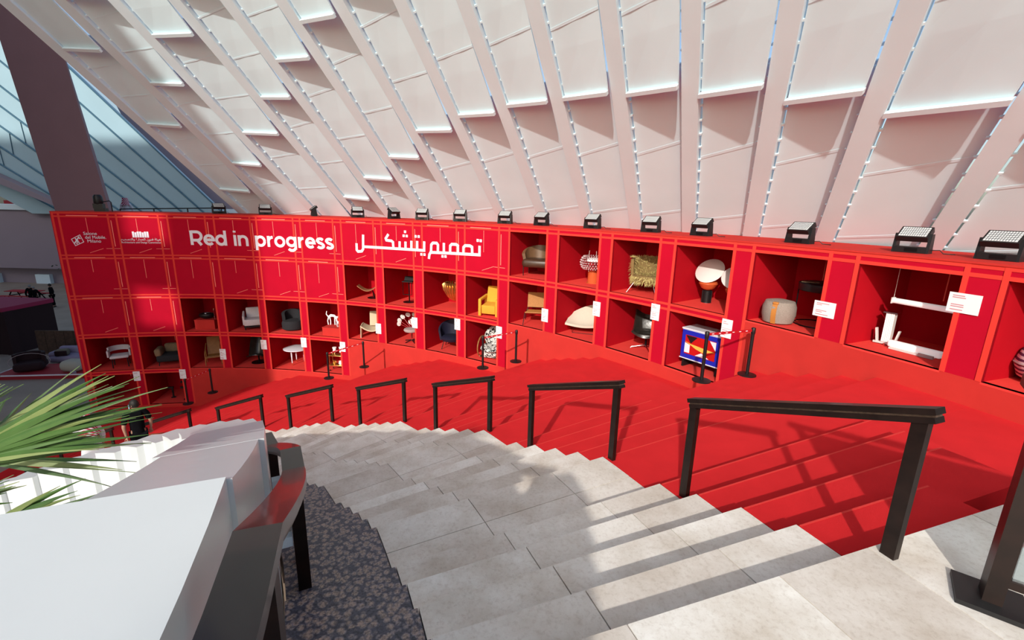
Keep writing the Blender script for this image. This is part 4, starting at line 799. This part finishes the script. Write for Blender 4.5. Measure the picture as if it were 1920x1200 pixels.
for a, b, lab in ((1, 0, 'red belt stretched between the two posts by the serving cart'), (2, 3, 'red belt stretched past the rocking chair'), (4, 5, 'red belt stretched past the blue cabinet'), (7, 6, 'red belt stretched below the wooden armchair')):
    A, B = SP[a] + Vector((0, 0, .91)), SP[b] + Vector((0, 0, .91)); o = thing('barrier_belt', lab, 'belt', A, 0, 'red barrier belts')
    d = B - A; s = d.cross(Vector((0, 0, 1))).normalized() * .003; e = d.normalized() * .04
    MB().hexa([e - s - Vector((0, 0, .025)), e + s - Vector((0, 0, .025)), d - e + s - Vector((0, 0, .025)), d - e - s - Vector((0, 0, .025)), e - s + Vector((0, 0, .025)), e + s + Vector((0, 0, .025)), d - e + s + Vector((0, 0, .025)), d - e - s + Vector((0, 0, .025))]).build('webbing', 'belt', o)
    mb = MB()
    for i in range(6):
        for sg in (1, -1):
            c0 = d * (.12 + .145 * i) + s * 1.6 * sg; w = d.normalized() * (.022 * d.length); q = s * .3
            mb.hexa([c0 - w - q - Vector((0, 0, .006)), c0 + w - q - Vector((0, 0, .006)), c0 + w + q - Vector((0, 0, .006)), c0 - w + q - Vector((0, 0, .006)), c0 - w - q + Vector((0, 0, .006)), c0 + w - q + Vector((0, 0, .006)), c0 + w + q + Vector((0, 0, .006)), c0 - w + q + Vector((0, 0, .006))])
    mb.build('white_print', 'letter_white', o)
# ------------------------------------------------------------------ people
mat('skin', (.42, .23, .16), .55, .05, 10); mat('hair', (.012, .010, .009), .6); mat('grey_hair', (.25, .24, .23), .7); mat('white_cloth', (.72, .72, .76), .8, .05, 6); mat('mask_blue', (.30, .55, .75), .7); mat('dark_cloth', (.006, .006, .008), .95, .3, 10, spec=.05); mat('beige_cloth', (.42, .34, .24), .85)
def check_cloth():
    m = mat('checked_scarf', (.5, .03, .08), .85); nt = m.node_tree; b = nt.nodes['Principled BSDF']; tc = nt.nodes.new('ShaderNodeTexCoord'); mp = nt.nodes.new('ShaderNodeMapping'); mp.inputs['Scale'].default_value = (1, 1, 1)
    ck = nt.nodes.new('ShaderNodeTexWave'); ck.inputs['Scale'].default_value = 7; ck.inputs['Distortion'].default_value = 1.5; ck.bands_direction = 'DIAGONAL'; nt.links.new(tc.outputs['Object'], ck.inputs['Vector'])
    r = nt.nodes.new('ShaderNodeValToRGB'); r.color_ramp.interpolation = 'CONSTANT'; r.color_ramp.elements[0].color = (.42, .012, .05, 1); r.color_ramp.elements[1].position = .62; r.color_ramp.elements[1].color = (.72, .62, .68, 1)
    nt.links.new(ck.outputs['Fac'], r.inputs[0]); nt.links.new(r.outputs[0], b.inputs['Base Color'])
check_cloth()
def skinned(name, m, parent, V, E, root=0, sub=2):
    me = bpy.data.meshes.new(name); me.from_pydata([v[:3] for v in V], E, []); me.materials.append(M[m]); o = bpy.data.objects.new(name, me); COL.objects.link(o); o.parent = parent
    sk = o.modifiers.new('Skin', 'SKIN'); sk.use_smooth_shade = True
    for i, v in enumerate(V): me.skin_vertices[0].data[i].radius = (v[3], v[4] if len(v) > 4 else v[3])
    for i in range(len(V)): me.skin_vertices[0].data[i].use_root = (i == root)
    sb = o.modifiers.new('Sub', 'SUBSURF'); sb.levels = sub; sb.render_levels = sub
    return o
def hand(parent, w, d, m='skin', k=1.0):   # palm and five bent fingers continuing along d from the wrist
    w = Vector(w); d = Vector(d).normalized(); s = d.cross(Vector((0, 1, .2))).normalized(); n = d.cross(s)
    V = [(*w, .022, .018), (*(w + d * .045 * k), .030, .014), (*(w + d * .085 * k), .034, .013)]; E = [(0, 1), (1, 2)]
    for i, (off, ln) in enumerate(((-.030, .062), (-.010, .075), (.010, .072), (.030, .055))):
        b = w + d * .09 * k + s * off; c = b + d * ln * .55 + n * .008; e = b + d * ln * .9 + n * .026; q = len(V); V += [(*b, .0095), (*c, .0085), (*e, .0075)]; E += [(2, q), (q, q + 1), (q + 1, q + 2)]
    b = w + d * .035 + s * -.034; c = b + d * .03 + s * -.018 + n * .012; q = len(V); V += [(*b, .011), (*c, .009)]; E += [(1, q), (q, q + 1)]
    return skinned('hand', m, parent, V, E, 0, 1)
def head(o, m='skin', yaw=0, z=1.62, k=1):
    R_ = Euler((0, 0, yaw)).to_matrix(); c = Vector((0, .015, z))
    def f(u, v):
        a = 2 * math.pi * u; p = math.pi * (v - .5); x = .074 * math.cos(p) * math.cos(a); y = .092 * math.cos(p) * math.sin(a); zz = .118 * math.sin(p)
        if zz < -.02: x *= 1 - .28 * min(1, (-zz - .02) / .09); y *= 1 - .1 * min(1, (-zz - .02) / .09)
        if y > .07: y -= (y - .07) * .35
        return c + R_ @ Vector((x, y, zz))
    h = MB().grid(f, 20, 14).build('head', m, o)
    MB().add([c + R_ @ Vector(p) for p in ((-.013, .082, .02), (.013, .082, .02), (.018, .086, -.028), (-.018, .086, -.028), (0, .112, -.02))], [(0, 1, 4), (1, 2, 4), (2, 3, 4), (3, 0, 4)]).build('nose', m, h)
    for s in (-1, 1):
        MB().lathe([(0, -.006), (.012, 0), (0, .006)], c + R_ @ Vector((s * .031, .080, .014)), 8, 1, .6).build('eye', 'hair', h); MB().lathe([(0, -.012), (.014, -.008), (.03, 0), (.02, .012)], c + R_ @ Vector((s * .074, -.005, -.01)), 8, .4, 1).build('ear', m, h)
    MB().box(c + R_ @ Vector((0, .083, -.056)), (.04, .008, .009), rz=yaw).build('mouth', 'red_metal', h)
    return h, R_, c
def person(loc, rz, label, top='dark_cloth', bottom='dark_cloth', arms=((-.27, -.02, .80), (.27, .03, .80)), sleeve=.55, lean=0, robe=False, k=1, sit=False, cat='person', group=None):
    o = thing('person', label, cat, loc, rz, group); o.scale = (k, k, k)
    hz = .93 if not sit else .50
    dz = hz - .93; L = lean
    kn = ((-.10, .04, .50), (.10, .0, .50)) if not sit else ((-.11, .42, .50), (.11, .42, .50)); ft = ((-.10, .0, .07), (.10, -.04, .07)) if not sit else ((-.11, .40, .07), (.11, .40, .07))
    V = [(0, 0, hz, .13, .10), (0, L * .3, 1.12 + dz, .125, .095), (0, L * .7, 1.32 + dz, .15, .105), (0, L, 1.44 + dz, .10, .08), (0, L * 1.1, 1.52 + dz, .05)]; E = [(0, 1), (1, 2), (2, 3), (3, 4)]
    el = []
    for s, (hx, hy, hzz) in zip((-1, 1), arms):
        q = len(V); sh = Vector((s * .18, L, 1.42 + dz)); w = Vector((hx, hy, hzz + dz)); e = (sh + w) / 2 + Vector((s * .05, -.05, 0)); el.append((sh, e, w)); V += [(*sh, .058), (*e, .043), (*w, .027)]; E += [(3, q), (q, q + 1), (q + 1, q + 2)]
    for s, kk, f_ in zip((-1, 1), kn, ft):
        q = len(V); V += [(s * .09, 0, hz - .06, .088), (*kk, .06), (*f_, .042), (f_[0], f_[1] + .16, .04, .038, .03)]; E += [(0, q), (q, q + 1), (q + 1, q + 2), (q + 2, q + 3)]
    skinned('body', 'skin', o, V, E)
    T = [(0, 0, hz - .22, .175, .14), (0, 0, hz + .0, .165, .13), (0, L * .3, 1.12 + dz, .148, .115), (0, L * .7, 1.32 + dz, .172, .125), (0, L, 1.45 + dz, .10, .085)]; E = [(0, 1), (1, 2), (2, 3), (3, 4)]
    for sh, e, w in el:
        q = len(T); m_ = sh + (e - sh) * min(1, sleeve / .55); T += [(*sh, .078), (*m_, .066)]; E += [(4, q), (q, q + 1)]
        if sleeve > .56: T.append((*(e + (w - e) * .9), .045)); E.append((q + 1, q + 2))
    skinned('shirt', top, o, T, E)
    if robe: MB().lathe([(.30, .06), (.27, .5), (.20, .95), (.18, 1.12)], n=20, sy=.72).build('robe', bottom, o)
    else:
        B = [(0, 0, hz - .01, .15, .12)]; E = []
        for s, kk, f_ in zip((-1, 1), kn, ft):
            q = len(B); B += [(s * .09, 0, hz - .08, .105), (*kk, .075), (f_[0], f_[1], f_[2] + .04, .058)]; E += [(0, q), (q, q + 1), (q + 1, q + 2)]
        skinned('trousers', bottom, o, B, E)
    for f_ in ft: MB().rbox((f_[0], f_[1] + .07, .035), (.10, .27, .07), .03).build('shoe', 'black', o)
    for sh, e, w in el: hand(o, w, w - e)
    return o, dz, L
def hair(o, h, R_, c, m='hair'):
    def f(u, v):
        a = 2 * math.pi * u; p = (-.15 + .65 * v) * math.pi; q = R_ @ Vector((.083 * math.cos(p) * math.cos(a), .102 * math.cos(p) * math.sin(a) - .012, .128 * math.sin(p) + .004))
        fr = math.cos(a - math.pi / 2)
        if fr > .2 and v < .55: q += Vector((0, 0, .05 * (fr - .2) * (1 - v / .55)))
        return c + q
    MB().grid(f, 20, 8, .008).build('hair', m, h)
def at_step(t, r, k): return sp(t, r, -H * k)
o, dz, L = person(at_step(79.8, 12.95, 31), 42 * D2R, 'person in a black T-shirt and blue face mask walking down the stair', sleeve=.5, arms=((-.23, -.06, .86), (.25, .10, .92)))
h, R_, c = head(o, yaw=.9); hair(o, h, R_, c)
MB().grid(lambda u, v: c + R_ @ Vector((.072 * math.sin((u - .5) * 2.6), .012 + .088 * math.cos((u - .5) * 2.2), -.085 + .085 * v)), 8, 4, .006).build('face_mask', 'mask_blue', h); MB().tube([c + Vector((-.07, .0, -.12)), c + Vector((0, -.08, -.13)), c + Vector((.07, 0, -.12))], .012, 6).build('lanyard', 'belt', o)
o, dz, L = person(at_step(84.9, 12.75, 34), 60 * D2R, 'person in white with a red and white checked headscarf behind the palm leaves', 'white_cloth', 'white_cloth', arms=((-.24, .22, 1.0), (.26, .12, .98)), sleeve=.6, lean=.12, robe=True)
h, R_, c = head(o, yaw=.5, z=1.60); h.location = (0, .13, 0)
def scarf(u, v):
    a = (200 + 320 * u - 70) * D2R; r = .10 + .10 * v ** 1.3; fold = .012 * math.sin(u * 34) * v
    return c + Vector((0, .11 - .10 * v, 0)) + R_ @ Vector(((r + fold) * math.cos(a), (r + fold) * math.sin(a) * .95 - .02, .135 * math.cos(min(1.2, v * 3.2)) - .42 * max(0, v - .12)))
MB().grid(scarf, 44, 14, .008).build('headscarf', 'checked_scarf', o); MB().tube([c + Vector((0, .10, 0)) + R_ @ Vector((.098 * math.cos(a * D2R), .108 * math.sin(a * D2R) - .02, .075)) for a in range(0, 361, 24)], .010, 6).build('head_cord', 'hair', o)
o = MB().box((-22.3, 28, -.2), (4, 3, .3)).build('upper_walkway', 'grey_wall'); tag(o, 'walkway edge hidden behind the left wall top', 'walkway')
o, dz, L = person((-22.15, 27.2, -.05), 200 * D2R, 'distant person in a pink and white headscarf above the left wall top', 'white_cloth', 'white_cloth', robe=True, sleeve=.6)
h, R_, c = head(o); MB().grid(lambda u, v: c + Vector(((.10 + .12 * v) * math.cos(u * 6.28), (.11 + .09 * v) * math.sin(u * 6.28) - .02, .13 * math.cos(min(1.3, v * 3)) - .34 * max(0, v - .1))), 24, 8, .008).build('headscarf', 'checked_scarf', o)
far = [((-37.2, 35.2), 20, 1.0, 'leftmost far standing person in dark clothes by the red tables', 'grey_hair', False), ((-36.6, 34.9), 200, .96, 'middle far standing person with pale hair in dark clothes', 'grey_hair', False), ((-35.7, 35.3), 120, 1.06, 'tallest far standing person in dark clothes', 'hair', False), ((-32.4, 38.3), 190, 1.0, 'far person in dark clothes seated on the red bench', 'hair', True), ((-31.0, 38.4), 170, 1.0, 'far seated person in beige trousers beside the potted tree', 'hair', True)]
for (x, y), a, k, lab, hm, st in far:
    o, dz, L = person((x, y, PLZ), a * D2R, lab, 'dark_cloth', 'beige_cloth' if 'beige' in lab else 'dark_cloth', sleeve=.6, k=k, sit=st); h, R_, c = head(o, z=1.62 + dz); hair(o, h, R_, c, hm)
# ------------------------------------------------------------------ plaza furniture far left
mat('bench_red', (.36, .008, .02), .6); mat('dark_box', (.02, .006, .008), .8); mat('box_top', (.30, .02, .07), .8); mat('plank', (.10, .06, .04), .7, .3, 8); mat('lilac', (.30, .26, .36), .9, .08, 10); mat('olive', (.16, .14, .10), .9); mat('pale_pouf', (.42, .40, .32), .9); mat('foliage', (.02, .05, .025), .6, .4, 5); mat('white_edge', (.8, .78, .8), .5)
def picnic(x, y, rz, lab):
    o = thing('picnic_table', lab, 'table', (x, y, PLZ), rz * D2R, 'red picnic tables on the far plaza'); 
    for i in range(3): MB().box((0, -.28 + .28 * i, .75), (2.6, .26, .05)).build('top_board', 'bench_red', o)
    for s in (-1, 1):
        MB().box((0, s * .75, .45), (2.6, .28, .05)).build('bench_board', 'bench_red', o)
        for q in (-1, 1): MB().tube([(q * 1.0, s * .6, 0), (q * .9, s * .2, .73)], .04, 6).build('leg', 'dark_cloth', o)
        MB().tube([(s * .95, -.75, .41), (s * .95, .75, .41)], .035, 6).build('cross_beam', 'dark_cloth', o)
picnic(-34.2, 37.6, 8, 'red picnic table behind the standing group on the plaza'); picnic(-37.6, 31.9, 5, 'red picnic table at the far left edge'); picnic(-31.6, 36.6, -10, 'red picnic table half hidden by the red wall'); picnic(-40.2, 37.6, 0, 'farthest red table left of the standing group')
for x, y, s, lab in ((-33.6, 40.5, 1.0, 'bushy potted tree behind the seated people'), (-29.6, 41.2, 1.25, 'darker potted tree against the red wall edge'), (-40.5, 42.5, 1.2, 'dark potted tree by the terrace wall')):
    o = thing('potted_tree', lab, 'tree', (x, y, PLZ)); MB().lathe([(.3, 0), (.42, .5), (.38, .52)], n=14).build('pot', 'olive', o); MB().tube([(0, 0, .5), (.05, 0, 1.6 * s)], .05, 6).build('trunk', 'trunk', o)
    mb = MB(); q_ = random.Random(int(x * 10))
    for i in range(160):
        p = Vector((q_.gauss(0, .38), q_.gauss(0, .38), 1.75 * s + q_.gauss(0, .42))); d = Vector((q_.uniform(-1, 1), q_.uniform(-1, 1), q_.uniform(-.6, .8))).normalized(); e = d.cross(Vector((0, 0, 1))).normalized() * .09; f_ = d * .26
        n_ = e.cross(d) * .15; mb.add([p, p + f_ * .5 + e, p + f_, p + f_ * .5 - e, p + f_ * .5 + n_], [(0, 1, 4), (1, 2, 4), (2, 3, 4), (3, 0, 4), (3, 2, 1, 0)])
    x_ = mb.build('foliage', 'foliage', o); x_['kind'] = 'stuff'
o = thing('display_block', 'large dark display block with a raspberry top on the plaza', 'display', (-29.6, 25.4, PLZ), -3 * D2R); MB().box((-.6, 0, 1.2), (6.4, 2.6, 2.4)).build('body', 'dark_box', o); MB().box((-.6, 0, 2.5), (6.5, 2.7, .22)).build('top', 'box_top', o); MB().box((2.55, -1.1, 1.2), (.3, .5, 2.4)).build('end_post', 'dark_box', o)
o = thing('plank_screen', 'low brown screen of upright planks behind the lilac sofa', 'screen', (-24.4, 24.4, PLZ), 3 * D2R)
for i in range(8): MB().box((-1.3 + .5 * i, 0, .66 + .004 * (i % 2)), (.475, .08, 1.3)).build('plank', 'plank', o)
MB().box((.45, .12, .3), (3.9, .06, .12)).build('back_batten', 'plank', o)
o = thing('sofa', 'lilac curved sofa in front of the plank screen', 'sofa', (-22.3, 23.2, PLZ), 8 * D2R)
MB().rbox((0, 0, .28), (3.0, 1.0, .34), .14).build('seat', 'lilac', o); MB().rbox((0, .42, .56), (3.0, .34, .42), .14).build('backrest', 'lilac', o); MB().rbox((-1.35, .05, .5), (.4, .9, .3), .13).build('arm', 'lilac', o)
o = thing('sofa_cushion', 'olive square cushion on the lilac sofa', 'cushion', (-23.2, 22.85, PLZ + .46), .4); MB().rbox((0, 0, .16), (.5, .4, .3), .06).build('cover', 'olive', o); MB().rbox((0, -.2, .14), (.5, .06, .26), .03).build('front_panel', 'dark_box', o)
o = thing('round_side_table', 'black round side table in front of the lilac sofa', 'table', (-20.3, 23.6, PLZ)); MB().lathe([(.36, .62), (.38, .63), (.38, .65), (0, .66)], n=20).build('tabletop', 'black', o); MB().tube([(0, 0, .02), (0, 0, .62)], .05, 8).build('stem', 'black', o); MB().lathe([(.2, 0), (.2, .02)], n=14).build('base', 'black', o)
o = thing('low_platform', 'low red platform with a white edge line', 'platform', (-22.0, 21.3, PLZ), 8 * D2R); MB().box((0, .25, .1), (4.6, 1.7, .2)).build('deck', 'dull_red', o); MB().box((0, -.62, .2), (4.62, .05, .05)).build('edge_line', 'white_edge', o); MB().box((2.32, .0, .2), (.05, 1.2, .05)).build('edge_line', 'white_edge', o); MB().box((-2.32, .0, .2), (.05, 1.2, .05)).build('edge_line', 'white_edge', o)
o = thing('plaza_pouf', 'pale greenish rounded pouf on the red platform', 'pouf', (-21.3, 21.4, PLZ + .202)); MB().rbox((0, 0, .27), (.95, .8, .54), .24).build('body', 'pale_pouf', o); MB().rbox((.3, -.42, .06), (.3, .02, .12), .01).build('tag_card', 'lilac', o)
o = thing('plaza_armchair', 'dark low armchair on the left of the red platform', 'armchair', (-23.3, 21.3, PLZ + .2), 30 * D2R); MB().rbox((0, 0, .25), (1.1, .9, .4), .14).build('seat', 'dark_box', o); band(o, 'backrest', 'dark_box', .58, .48, .3, .85, -10, 190, .12)
MB().tube([(.75 * math.cos(a * D2R), -.1, .45 + .42 * math.sin(a * D2R)) for a in range(0, 361, 20)], .012, 5).build('hoop', 'rose_pad', o)
